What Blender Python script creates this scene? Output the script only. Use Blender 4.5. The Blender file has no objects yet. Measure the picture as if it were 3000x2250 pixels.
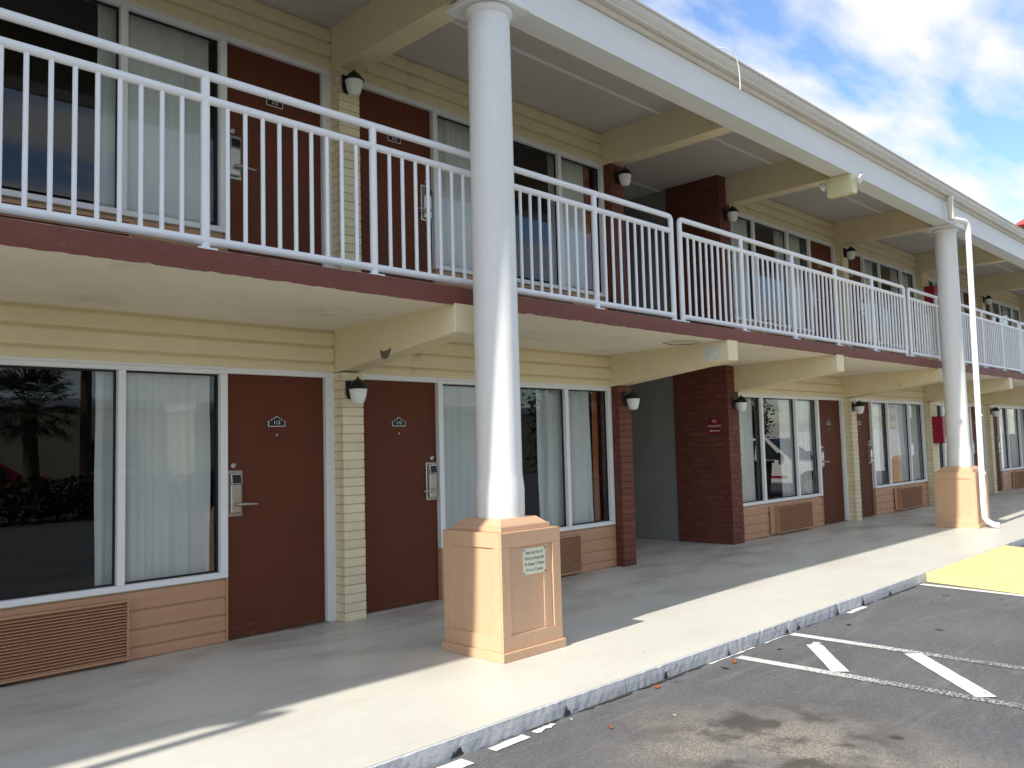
import bpy, bmesh, math, random
from mathutils import Vector, Matrix
random.seed(7)
R = math.radians
scene = bpy.context.scene
COL = scene.collection

# ------------------------------------------------------------------ camera
CAM = Vector((-3.2309, -6.3724, 1.4733))
yaw, pitch, roll = R(45.4958), R(4.1289), R(-1.5059)
fw = Vector((math.sin(yaw)*math.cos(pitch), math.cos(yaw)*math.cos(pitch), math.sin(pitch)))
rt0 = Vector((math.cos(yaw), -math.sin(yaw), 0)); up0 = rt0.cross(fw)
rt = rt0*math.cos(roll)+up0*math.sin(roll); up = -rt0*math.sin(roll)+up0*math.cos(roll)
cd = bpy.data.cameras.new('camera'); cam = bpy.data.objects.new('camera', cd); COL.objects.link(cam)
M = Matrix((rt, up, -fw)).transposed().to_4x4(); M.translation = CAM
cam.matrix_world = M
cd.sensor_width = 36; cd.lens = 29.856; cd.clip_end = 3000; cd.clip_start = 0.05
scene.camera = cam

# ------------------------------------------------------------------ light
SUN = Vector((-1.0, -0.045, 0.80)).normalized()          # direction towards the sun
EL = math.asin(SUN.z); AZ = math.atan2(SUN.x, SUN.y)
w = bpy.data.worlds.new('World'); scene.world = w; w.use_nodes = True
nt = w.node_tree; nt.nodes.clear()
def wn(t, **k):
    n = nt.nodes.new(t)
    for a, b in k.items(): setattr(n, a, b)
    return n
sky = wn('ShaderNodeTexSky', sky_type='NISHITA', sun_disc=False, sun_elevation=EL, sun_rotation=AZ, air_density=1.0, dust_density=0.6, ozone_density=2.0)
tc = wn('ShaderNodeTexCoord'); sep = wn('ShaderNodeSeparateXYZ'); nt.links.new(tc.outputs['Generated'], sep.inputs[0])
zz = wn('ShaderNodeMath', operation='MAXIMUM'); zz.inputs[1].default_value = 0.0; nt.links.new(sep.outputs[2], zz.inputs[0])
za = wn('ShaderNodeMath', operation='ADD'); za.inputs[1].default_value = 0.16; nt.links.new(zz.outputs[0], za.inputs[0])
dv = []
for i in (0, 1):
    d = wn('ShaderNodeMath', operation='DIVIDE'); nt.links.new(sep.outputs[i], d.inputs[0]); nt.links.new(za.outputs[0], d.inputs[1]); dv.append(d)
cmb = wn('ShaderNodeCombineXYZ'); nt.links.new(dv[0].outputs[0], cmb.inputs[0]); nt.links.new(dv[1].outputs[0], cmb.inputs[1])
mpw = wn('ShaderNodeMapping'); mpw.inputs['Rotation'].default_value = (0, 0, R(38)); mpw.inputs['Scale'].default_value = (0.85, 1.9, 1); mpw.inputs['Location'].default_value = (3.1, 1.7, 0)
nt.links.new(cmb.outputs[0], mpw.inputs[0])
nz = wn('ShaderNodeTexNoise'); nz.inputs['Scale'].default_value = 2.1; nz.inputs['Detail'].default_value = 9; nz.inputs['Roughness'].default_value = 0.52; nz.inputs['Distortion'].default_value = 0.15
nt.links.new(mpw.outputs[0], nz.inputs[0])
cr = wn('ShaderNodeValToRGB'); cr.color_ramp.elements[0].position = 0.425; cr.color_ramp.elements[1].position = 0.585
cr.color_ramp.elements[0].color = (0.06, 0.06, 0.06, 1); cr.color_ramp.elements[1].color = (0.96, 0.96, 0.96, 1)
nt.links.new(nz.outputs[0], cr.inputs[0])
SKY = 0.108
hs = wn('ShaderNodeHueSaturation'); hs.inputs['Saturation'].default_value = 1.16; hs.inputs['Hue'].default_value = 0.506; nt.links.new(sky.outputs[0], hs.inputs['Color'])
bg1 = wn('ShaderNodeBackground'); nt.links.new(hs.outputs[0], bg1.inputs[0]); bg1.inputs[1].default_value = SKY
bg2 = wn('ShaderNodeBackground'); bg2.inputs[0].default_value = (0.985, 0.99, 0.975, 1); bg2.inputs[1].default_value = 0.425
mx = wn('ShaderNodeMixShader'); nt.links.new(cr.outputs[0], mx.inputs[0]); nt.links.new(bg1.outputs[0], mx.inputs[1]); nt.links.new(bg2.outputs[0], mx.inputs[2])
wo = wn('ShaderNodeOutputWorld'); nt.links.new(mx.outputs[0], wo.inputs[0])
sd = bpy.data.lights.new('sun', 'SUN'); sd.energy = 2.75; sd.angle = R(0.6); sd.color = (1, 0.94, 0.84)
so = bpy.data.objects.new('sun', sd); COL.objects.link(so); so.rotation_euler = SUN.to_track_quat('Z', 'Y').to_euler(); so.location = SUN*60
scene.view_settings.view_transform = 'Standard'; scene.view_settings.look = 'None'
scene.view_settings.gamma = 1; scene.view_settings.exposure = 1.30
scene.render.engine = 'CYCLES'
scene.cycles.max_bounces = 8; scene.cycles.diffuse_bounces = 5; scene.cycles.transparent_max_bounces = 12
scene.cycles.sample_clamp_indirect = 4.0
scene.cycles.use_denoising = True

# ------------------------------------------------------------------ materials
MATS = {}
def mat(name, col, rough=0.6, var=0.0, vscale=3.0, var2=0.0, v2scale=40.0, bump=0.0, bscale=80.0, metal=0.0, rnd=0.0, spec=0.35, stretch=None, dirt=None):
    m = bpy.data.materials.new(name); m.use_nodes = True; t = m.node_tree; L = t.links
    b = t.nodes['Principled BSDF']; b.inputs['Roughness'].default_value = rough; b.inputs['Metallic'].default_value = metal
    b.inputs['Specular IOR Level'].default_value = spec
    co = t.nodes.new('ShaderNodeTexCoord'); vec = co.outputs['Object']
    if rnd:
        oi = t.nodes.new('ShaderNodeObjectInfo'); ad = t.nodes.new('ShaderNodeVectorMath'); ad.operation = 'MULTIPLY_ADD'
        cx = t.nodes.new('ShaderNodeCombineXYZ')
        for i in range(3): L.new(oi.outputs['Random'], cx.inputs[i])
        ad.inputs[1].default_value = (37, 37, 37); L.new(cx.outputs[0], ad.inputs[0]); L.new(vec, ad.inputs[2]); vec = ad.outputs[0]
    if stretch:
        mp = t.nodes.new('ShaderNodeMapping'); mp.inputs['Scale'].default_value = stretch; L.new(vec, mp.inputs[0]); vec = mp.outputs[0]
    cur = None
    def hsv(cur, fac_socket, lo, hi):
        mr = t.nodes.new('ShaderNodeMapRange'); mr.inputs['From Min'].default_value = 0.3; mr.inputs['From Max'].default_value = 0.7
        mr.inputs['To Min'].default_value = lo; mr.inputs['To Max'].default_value = hi; L.new(fac_socket, mr.inputs[0])
        h = t.nodes.new('ShaderNodeHueSaturation'); L.new(mr.outputs[0], h.inputs['Value'])
        if cur is None: h.inputs['Color'].default_value = (*col, 1)
        else: L.new(cur, h.inputs['Color'])
        return h.outputs[0]
    def noise(scale, detail=5, ro=0.6):
        n = t.nodes.new('ShaderNodeTexNoise'); n.inputs['Scale'].default_value = scale; n.inputs['Detail'].default_value = detail; n.inputs['Roughness'].default_value = ro
        L.new(vec, n.inputs[0]); return n
    if var: cur = hsv(cur, noise(vscale).outputs[0], 1-var, 1+var)
    if var2: cur = hsv(cur, noise(v2scale, 3).outputs[0], 1-var2, 1+var2)
    if rnd:
        mr = t.nodes.new('ShaderNodeMapRange'); mr.inputs['To Min'].default_value = 1-rnd; mr.inputs['To Max'].default_value = 1+rnd; L.new(oi.outputs['Random'], mr.inputs[0])
        h = t.nodes.new('ShaderNodeHueSaturation'); L.new(mr.outputs[0], h.inputs['Value'])
        if cur is None: h.inputs['Color'].default_value = (*col, 1)
        else: L.new(cur, h.inputs['Color'])
        cur = h.outputs[0]
    if dirt:
        dcol, lo, hi, dsc = dirt
        n = noise(dsc, 8, 0.65); rp = t.nodes.new('ShaderNodeMapRange'); rp.inputs['From Min'].default_value = lo; rp.inputs['From Max'].default_value = hi
        L.new(n.outputs[0], rp.inputs[0])
        mi = t.nodes.new('ShaderNodeMix'); mi.data_type = 'RGBA'; L.new(rp.outputs[0], mi.inputs[0])
        if cur is None: mi.inputs[6].default_value = (*col, 1)
        else: L.new(cur, mi.inputs[6])
        mi.inputs[7].default_value = (*dcol, 1); cur = mi.outputs[2]
    if cur is None: b.inputs['Base Color'].default_value = (*col, 1)
    else: L.new(cur, b.inputs['Base Color'])
    if bump:
        n = noise(bscale, 6); bp = t.nodes.new('ShaderNodeBump'); bp.inputs['Strength'].default_value = bump; bp.inputs['Distance'].default_value = 0.004
        L.new(n.outputs[0], bp.inputs['Height']); L.new(bp.outputs[0], b.inputs['Normal'])
    MATS[name] = m; return m

cream = mat('cream_paint', (0.76, 0.66, 0.425), 0.5, 0.05, 1.5, 0.03, 25, 0.05, 120, dirt=((0.42, 0.35, 0.22), 0.61, 0.82, 2.2))
cream_brick = mat('cream_painted_brick', (0.76, 0.66, 0.44), 0.55, 0.05, 6, 0.04, 60, 0.25, 90, rnd=0.06, dirt=((0.4, 0.33, 0.2), 0.62, 0.85, 4))
soffit = mat('soffit_paint', (0.77, 0.715, 0.565), 0.7, 0.05, 0.9, 0.03, 18, 0.08, 60, dirt=((0.46, 0.39, 0.27), 0.59, 0.80, 1.3))
ceil_m = mat('ceiling_paint', (0.56, 0.53, 0.49), 0.75, 0.04, 0.8, 0.02, 18, 0.05, 50)
white_m = mat('white_paint', (0.80, 0.81, 0.80), 0.35, 0.03, 4, 0.02, 40, 0.03, 100)
rail_m = mat('white_enamel', (0.82, 0.83, 0.84), 0.3, 0.03, 3, 0.0, 40, 0.02, 60, dirt=((0.5, 0.48, 0.44), 0.72, 0.9, 6))
fascia_m = mat('white_fascia_paint', (0.76, 0.76, 0.73), 0.5, 0.04, 1.2, 0.03, 9, 0.05, 40, stretch=(0.3, 1, 2.0), dirt=((0.5, 0.46, 0.38), 0.66, 0.9, 3))
gutter_m = mat('gutter_enamel', (0.62, 0.58, 0.50), 0.45, 0.08, 2, 0.05, 20, 0.05, 40, stretch=(0.4, 1, 3), dirt=((0.30, 0.27, 0.2), 0.62, 0.85, 5))
column_m = mat('column_paint', (0.78, 0.78, 0.75), 0.42, 0.03, 2, 0.02, 30, 0.04, 60, dirt=((0.52, 0.49, 0.42), 0.70, 0.9, 4))
door_m = mat('door_brown', (0.122, 0.036, 0.017), 0.66, 0.06, 2, 0.05, 60, 0.05, 150, dirt=((0.07, 0.03, 0.02), 0.6, 0.9, 3))
def scuffs(m):
    t = m.node_tree; L = t.links; b = t.nodes['Principled BSDF']; src = b.inputs['Base Color'].links[0].from_socket
    co = t.nodes.new('ShaderNodeTexCoord'); oi = t.nodes.new('ShaderNodeObjectInfo'); ad = t.nodes.new('ShaderNodeVectorMath'); L.new(co.outputs['Object'], ad.inputs[0]); L.new(oi.outputs['Location'], ad.inputs[1])
    mp = t.nodes.new('ShaderNodeMapping'); mp.inputs['Scale'].default_value = (2.0, 1, 9); mp.inputs['Rotation'].default_value = (0, R(12), 0); L.new(ad.outputs[0], mp.inputs[0])
    n = t.nodes.new('ShaderNodeTexNoise'); n.inputs['Scale'].default_value = 3.5; n.inputs['Detail'].default_value = 9; n.inputs['Roughness'].default_value = 0.75; L.new(mp.outputs[0], n.inputs[0])
    s = t.nodes.new('ShaderNodeSeparateXYZ'); L.new(co.outputs['Object'], s.inputs[0])
    r1 = t.nodes.new('ShaderNodeMapRange'); r1.inputs['From Min'].default_value = 0.05; r1.inputs['From Max'].default_value = 0.55; r1.inputs['To Min'].default_value = 0.10; r1.inputs['To Max'].default_value = 0.0; L.new(s.outputs[2], r1.inputs[0])
    a2 = t.nodes.new('ShaderNodeMath'); L.new(n.outputs[0], a2.inputs[0]); L.new(r1.outputs[0], a2.inputs[1])
    r2 = t.nodes.new('ShaderNodeMapRange'); r2.inputs['From Min'].default_value = 0.64; r2.inputs['From Max'].default_value = 0.76; r2.inputs['To Max'].default_value = 0.45; L.new(a2.outputs[0], r2.inputs[0])
    mi = t.nodes.new('ShaderNodeMix'); mi.data_type = 'RGBA'; L.new(r2.outputs[0], mi.inputs[0]); L.new(src, mi.inputs[6]); mi.inputs[7].default_value = (0.23, 0.12, 0.085, 1); L.new(mi.outputs[2], b.inputs['Base Color'])
scuffs(door_m)
door_m.node_tree.nodes['Principled BSDF'].inputs['Specular IOR Level'].default_value = 0.2
slab_m = mat('balcony_edge_brown', (0.172, 0.054, 0.036), 0.6, 0.1, 2, 0.08, 30, 0.3, 60, stretch=(0.5, 1, 2), dirt=((0.32, 0.2, 0.15), 0.66, 0.82, 9))
terra = mat('terracotta_paint', (0.50, 0.275, 0.155), 0.55, 0.05, 2, 0.04, 40, 0.08, 100, dirt=((0.3, 0.16, 0.09), 0.64, 0.9, 3))
ped_m = mat('pedestal_paint', (0.60, 0.385, 0.24), 0.5, 0.05, 2, 0.04, 30, 0.08, 80, stretch=(1, 1, 0.6), dirt=((0.62, 0.48, 0.36), 0.63, 0.85, 5))
brick_m = mat('red_brick', (0.155, 0.049, 0.032), 0.7, 0.12, 8, 0.12, 60, 0.4, 90, rnd=0.11)
mortar_red = mat('painted_mortar', (0.115, 0.038, 0.027), 0.8, 0.1, 10)
mortar_cream = mat('cream_mortar', (0.50, 0.42, 0.26), 0.8, 0.1, 10)
stucco = mat('grey_stucco', (0.27, 0.265, 0.25), 0.85, 0.08, 2, 0.12, 45, 0.8, 70)
black_m = mat('black_metal', (0.012, 0.012, 0.014), 0.4, 0.1, 8)
frost = mat('frosted_glass', (0.80, 0.80, 0.78), 0.35, 0.02, 5)
steel = mat('brushed_steel', (0.45, 0.42, 0.37), 0.34, 0.08, 8, metal=0.9, stretch=(1, 1, 8))
red_m = mat('red_enamel', (0.33, 0.012, 0.03), 0.4, 0.06, 3)
sign_red = mat('sign_maroon', (0.20, 0.01, 0.03), 0.5, 0.05, 3)
plaque_m = mat('plaque_cream', (0.72, 0.72, 0.55), 0.4, 0.05, 10, dirt=((0.5, 0.5, 0.4), 0.6, 0.85, 12))
ink_green = mat('ink_green', (0.10, 0.16, 0.11), 0.6)
flood_m = mat('flood_housing', (0.74, 0.69, 0.42), 0.45, 0.04, 5)
pipe_m = mat('white_pvc', (0.84, 0.84, 0.82), 0.35, 0.03, 4, dirt=((0.55, 0.52, 0.45), 0.7, 0.9, 4))
room_m = mat('room_wall_dimmed', (0.035, 0.028, 0.023), 0.9, 0.1, 2)  # near-black walls: the dimness of the rooms is put into the colour
orange_m = mat('rust_drape', (0.40, 0.13, 0.045), 0.9, 0.1, 10)
paint_w = mat('road_paint_white', (0.70, 0.71, 0.66), 0.7, 0.06, 3, 0.08, 60, 0.3, 90)
roof_m = mat('roofing', (0.25, 0.24, 0.22), 0.9, 0.1, 3)
redroof_m = mat('red_roofing', (0.50, 0.07, 0.06), 0.6, 0.08, 2)
curb_m = mat('curb_paint', (0.52, 0.53, 0.54), 0.75, 0.06, 4, 0.14, 70, 0.9, 110, stretch=(0.8, 1, 1.6), dirt=((0.10, 0.095, 0.08), 0.61, 0.70, 9))
leaf_m = mat('dry_leaf', (0.34, 0.09, 0.03), 0.8, 0.2, 30)
litter_m = mat('paper_scrap', (0.75, 0.74, 0.7), 0.8)
palm_m = mat('palm_leaf', (0.028, 0.042, 0.018), 0.6, 0.2, 4)
bark_m = mat('palm_bark', (0.10, 0.075, 0.05), 0.9, 0.25, 6, 0.2, 30, 0.8, 20)
across_m = mat('pale_stucco', (0.60, 0.54, 0.36), 0.8, 0.05, 0.5)
car_white = mat('white_car_paint', (0.78, 0.78, 0.75), 0.2)
car_red = mat('red_car_paint', (0.35, 0.02, 0.03), 0.2)
car_glass = mat('car_glass', (0.02, 0.025, 0.03), 0.08)
tyre_m = mat('tyre_rubber', (0.02, 0.02, 0.02), 0.8)
hedge_m = mat('hedge_leaf', (0.035, 0.06, 0.02), 0.7, 0.3, 3)

# concrete walkway: pale painted concrete with brownish scuffed patches
def walkway_material():
    m = mat('walkway_paint', (0.60, 0.59, 0.525), 0.42, 0.035, 0.8, 0.03, 14, 0.12, 70)
    t = m.node_tree; L = t.links; b = t.nodes['Principled BSDF']; src = b.inputs['Base Color'].links[0].from_socket
    g = t.nodes.new('ShaderNodeNewGeometry')
    mp = t.nodes.new('ShaderNodeMapping'); mp.inputs['Scale'].default_value = (0.55, 1.3, 1); L.new(g.outputs['Position'], mp.inputs[0])
    n = t.nodes.new('ShaderNodeTexNoise'); n.inputs['Scale'].default_value = 1.5; n.inputs['Detail'].default_value = 9; n.inputs['Roughness'].default_value = 0.62; L.new(mp.outputs[0], n.inputs[0])
    r = t.nodes.new('ShaderNodeMapRange'); r.inputs['From Min'].default_value = 0.46; r.inputs['From Max'].default_value = 0.62; L.new(n.outputs[0], r.inputs[0])
    # foot traffic worn band runs along the doors
    s = t.nodes.new('ShaderNodeSeparateXYZ'); L.new(g.outputs['Position'], s.inputs[0])
    r2 = t.nodes.new('ShaderNodeMapRange'); r2.inputs['From Min'].default_value = -2.3; r2.inputs['From Max'].default_value = -0.7; r2.inputs['To Min'].default_value = 0.12; r2.inputs['To Max'].default_value = 0.55; L.new(s.outputs[1], r2.inputs[0])
    mm = t.nodes.new('ShaderNodeMath'); mm.operation = 'MULTIPLY'; L.new(r.outputs[0], mm.inputs[0]); L.new(r2.outputs[0], mm.inputs[1])
    mi = t.nodes.new('ShaderNodeMix'); mi.data_type = 'RGBA'; L.new(mm.outputs[0], mi.inputs[0]); L.new(src, mi.inputs[6]); mi.inputs[7].default_value = (0.30, 0.25, 0.21, 1)
    vo = t.nodes.new('ShaderNodeTexVoronoi'); vo.inputs['Scale'].default_value = 1.7; vo.inputs['Randomness'].default_value = 1.0; L.new(g.outputs['Position'], vo.inputs[0])
    rv = t.nodes.new('ShaderNodeMapRange'); rv.inputs['From Min'].default_value = 0.022; rv.inputs['From Max'].default_value = 0.034; rv.inputs['To Min'].default_value = 0.6; rv.inputs['To Max'].default_value = 0; L.new(vo.outputs['Distance'], rv.inputs[0])
    m2 = t.nodes.new('ShaderNodeMix'); m2.data_type = 'RGBA'; L.new(rv.outputs[0], m2.inputs[0]); L.new(mi.outputs[2], m2.inputs[6]); m2.inputs[7].default_value = (0.22, 0.20, 0.17, 1)
    mp3 = t.nodes.new('ShaderNodeMapping'); mp3.inputs['Scale'].default_value = (1.2, 5, 1); mp3.inputs['Rotation'].default_value = (0, 0, R(-14)); L.new(g.outputs['Position'], mp3.inputs[0])
    n3 = t.nodes.new('ShaderNodeTexNoise'); n3.inputs['Scale'].default_value = 2.6; n3.inputs['Detail'].default_value = 10; n3.inputs['Roughness'].default_value = 0.7; L.new(mp3.outputs[0], n3.inputs[0])
    r3 = t.nodes.new('ShaderNodeMapRange'); r3.inputs['From Min'].default_value = 0.60; r3.inputs['From Max'].default_value = 0.72; r3.inputs['To Max'].default_value = 0.5; L.new(n3.outputs[0], r3.inputs[0])
    m3 = t.nodes.new('ShaderNodeMix'); m3.data_type = 'RGBA'; L.new(r3.outputs[0], m3.inputs[0]); L.new(m2.outputs[2], m3.inputs[6]); m3.inputs[7].default_value = (0.68, 0.66, 0.60, 1)
    L.new(m3.outputs[2], b.inputs['Base Color'])
    rr = t.nodes.new('ShaderNodeMapRange'); rr.inputs['To Min'].default_value = 0.34; rr.inputs['To Max'].default_value = 0.52; L.new(n.outputs[0], rr.inputs[0]); L.new(rr.outputs[0], b.inputs['Roughness'])
    return m
walk_m = walkway_material()

def asphalt_material():
    m = bpy.data.materials.new('asphalt'); m.use_nodes = True; t = m.node_tree; L = t.links; b = t.nodes['Principled BSDF']
    b.inputs['Roughness'].default_value = 0.85
    g = t.nodes.new('ShaderNodeNewGeometry'); P = g.outputs['Position']
    def noise(scale, det=6, ro=0.6, vec=None):
        n = t.nodes.new('ShaderNodeTexNoise'); n.inputs['Scale'].default_value = scale; n.inputs['Detail'].default_value = det; n.inputs['Roughness'].default_value = ro; L.new(vec or P, n.inputs[0]); return n.outputs[0]
    def rng(s, a, c, lo=0, hi=1):
        r = t.nodes.new('ShaderNodeMapRange'); r.inputs['From Min'].default_value = a; r.inputs['From Max'].default_value = c; r.inputs['To Min'].default_value = lo; r.inputs['To Max'].default_value = hi; L.new(s, r.inputs[0]); return r.outputs[0]
    def mixc(f, a, c):
        mi = t.nodes.new('ShaderNodeMix'); mi.data_type = 'RGBA'; L.new(f, mi.inputs[0])
        for k, v in ((6, a), (7, c)):
            if isinstance(v, tuple): mi.inputs[k].default_value = (*v, 1)
            else: L.new(v, mi.inputs[k])
        return mi.outputs[2]
    def mul(a, c):
        n = t.nodes.new('ShaderNodeMath'); n.operation = 'MULTIPLY'; L.new(a, n.inputs[0]); L.new(c, n.inputs[1]); return n.outputs[0]
    base = mixc(rng(noise(0.9, 8), 0.35, 0.65), (0.074, 0.076, 0.081), (0.112, 0.114, 0.119))
    base = mixc(rng(noise(110, 3, 0.75), 0.54, 0.70), base, (0.27, 0.268, 0.265))
    base = mixc(rng(noise(34, 6, 0.8), 0.50, 0.72, 0, 0.6), base, (0.20, 0.197, 0.19))
    base = mixc(rng(noise(85, 3, 0.65), 0.32, 0.44, 1, 0), base, (0.05, 0.05, 0.052))
    # worn streaks in the sealcoat
    mp = t.nodes.new('ShaderNodeMapping'); mp.inputs['Scale'].default_value = (0.5, 3.5, 1); mp.inputs['Rotation'].default_value = (0, 0, R(24)); L.new(P, mp.inputs[0])
    base = mixc(rng(noise(2.2, 10, 0.72, mp.outputs[0]), 0.53, 0.76, 0, 0.8), base, (0.20, 0.20, 0.198))
    def blob(cx, cy, rx, ry, soft=0.5):
        v = t.nodes.new('ShaderNodeVectorMath'); v.operation = 'SUBTRACT'; L.new(P, v.inputs[0]); v.inputs[1].default_value = (cx, cy, -0.1)
        v2 = t.nodes.new('ShaderNodeVectorMath'); v2.operation = 'DIVIDE'; L.new(v.outputs[0], v2.inputs[0]); v2.inputs[1].default_value = (rx, ry, 1)
        ln = t.nodes.new('ShaderNodeVectorMath'); ln.operation = 'LENGTH'; L.new(v2.outputs[0], ln.inputs[0])
        return rng(ln.outputs['Value'], 1-soft, 1.0, 1, 0)
    # bleached, gravelly parking bay with oil blotches
    worn = mul(blob(0.75, -4.35, 1.0, 1.3, 0.6), rng(noise(2.0, 6), 0.32, 0.55))
    base = mixc(worn, base, mixc(rng(noise(95, 4, 0.8), 0.40, 0.62), (0.11, 0.10, 0.085), (0.36, 0.325, 0.27)))
    oil = mul(blob(0.95, -4.12, 0.85, 0.75, 0.5), rng(noise(3.6, 5, 0.5), 0.45, 0.56, 0, 0.85))
    base = mixc(oil, base, (0.052, 0.044, 0.038))
    vo = t.nodes.new('ShaderNodeTexVoronoi'); vo.inputs['Scale'].default_value = 3.4; vo.inputs['Randomness'].default_value = 1; L.new(P, vo.inputs[0])
    spots = mul(rng(vo.outputs['Distance'], 0.11, 0.17, 0.85, 0), rng(noise(0.9, 3), 0.5, 0.56))
    base = mixc(spots, base, (0.035, 0.033, 0.032))
    L.new(base, b.inputs['Base Color'])
    bp = t.nodes.new('ShaderNodeBump'); bp.inputs['Strength'].default_value = 0.55; bp.inputs['Distance'].default_value = 0.006; L.new(noise(150, 4, 0.7), bp.inputs['Height']); L.new(bp.outputs[0], b.inputs['Normal'])
    return m
asphalt_m = asphalt_material()

def worn_paint(name, col, under, lo, hi, sc=26, big=1.2):
    m = mat(name, col, 0.75, 0.06, 3, 0.06, 50, 0.3, 90)
    t = m.node_tree; L = t.links; b = t.nodes['Principled BSDF']; src = b.inputs['Base Color'].links[0].from_socket
    g = t.nodes.new('ShaderNodeNewGeometry')
    n = t.nodes.new('ShaderNodeTexNoise'); n.inputs['Scale'].default_value = sc; n.inputs['Detail'].default_value = 8; n.inputs['Roughness'].default_value = 0.75; L.new(g.outputs['Position'], n.inputs[0])
    # more worn away from the kerb, where tyres run
    s = t.nodes.new('ShaderNodeSeparateXYZ'); L.new(g.outputs['Position'], s.inputs[0])
    r0 = t.nodes.new('ShaderNodeMapRange'); r0.inputs['From Min'].default_value = -3.4; r0.inputs['From Max'].default_value = -4.3; r0.inputs['To Min'].default_value = 0.0; r0.inputs['To Max'].default_value = big; L.new(s.outputs[1], r0.inputs[0])
    ad = t.nodes.new('ShaderNodeMath'); ad.operation = 'MULTIPLY_ADD'; L.new(r0.outputs[0], ad.inputs[0]); ad.inputs[1].default_value = 0.12; L.new(n.outputs[0], ad.inputs[2])
    r = t.nodes.new('ShaderNodeMapRange'); r.inputs['From Min'].default_value = lo; r.inputs['From Max'].default_value = hi; L.new(ad.outputs[0], r.inputs[0])
    mi = t.nodes.new('ShaderNodeMix'); mi.data_type = 'RGBA'; L.new(r.outputs[0], mi.inputs[0]); L.new(src, mi.inputs[6]); mi.inputs[7].default_value = (*under, 1)
    L.new(mi.outputs[2], b.inputs['Base Color']); return m
line_m = worn_paint('worn_white_line', (0.62, 0.61, 0.58), (0.10, 0.10, 0.10), 0.55, 0.64, 60)
line_new = worn_paint('fresh_white_line', (0.68, 0.67, 0.62), (0.16, 0.16, 0.16), 0.575, 0.68, 40, 0.3)
yellow_m = worn_paint('yellow_ramp_paint', (0.84, 0.68, 0.27), (0.45, 0.36, 0.2), 0.60, 0.74, 9, 0.1)

def glass_material():
    m = bpy.data.materials.new('window_glass'); m.use_nodes = True; t = m.node_tree; L = t.links; t.nodes.clear()
    o = t.nodes.new('ShaderNodeOutputMaterial'); tr = t.nodes.new('ShaderNodeBsdfTransparent'); tr.inputs[0].default_value = (0.955, 0.975, 0.955, 1)
    gl = t.nodes.new('ShaderNodeBsdfGlossy'); gl.inputs['Roughness'].default_value = 0.004; gl.inputs[0].default_value = (0.95, 0.97, 1, 1)
    fr = t.nodes.new('ShaderNodeFresnel'); fr.inputs[0].default_value = 1.52
    mu = t.nodes.new('ShaderNodeMath'); mu.operation = 'MULTIPLY'; mu.inputs[1].default_value = 1.25; mu.use_clamp = True; L.new(fr.outputs[0], mu.inputs[0])
    ms = t.nodes.new('ShaderNodeMixShader'); L.new(mu.outputs[0], ms.inputs[0]); L.new(tr.outputs[0], ms.inputs[1]); L.new(gl.outputs[0], ms.inputs[2]); L.new(ms.outputs[0], o.inputs[0])
    return m
glass_m = glass_material()
def curtain_material():
    m = bpy.data.materials.new('sheer_curtain'); m.use_nodes = True; t = m.node_tree; L = t.links; t.nodes.clear()
    o = t.nodes.new('ShaderNodeOutputMaterial'); d = t.nodes.new('ShaderNodeBsdfDiffuse'); d.inputs[0].default_value = (0.91, 0.92, 0.88, 1)
    tl = t.nodes.new('ShaderNodeBsdfTranslucent'); tl.inputs[0].default_value = (0.7, 0.74, 0.7, 1)
    ms = t.nodes.new('ShaderNodeMixShader'); ms.inputs[0].default_value = 0.15; L.new(d.outputs[0], ms.inputs[1]); L.new(tl.outputs[0], ms.inputs[2]); L.new(ms.outputs[0], o.inputs[0])
    return m
curtain_m = curtain_material()

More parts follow.
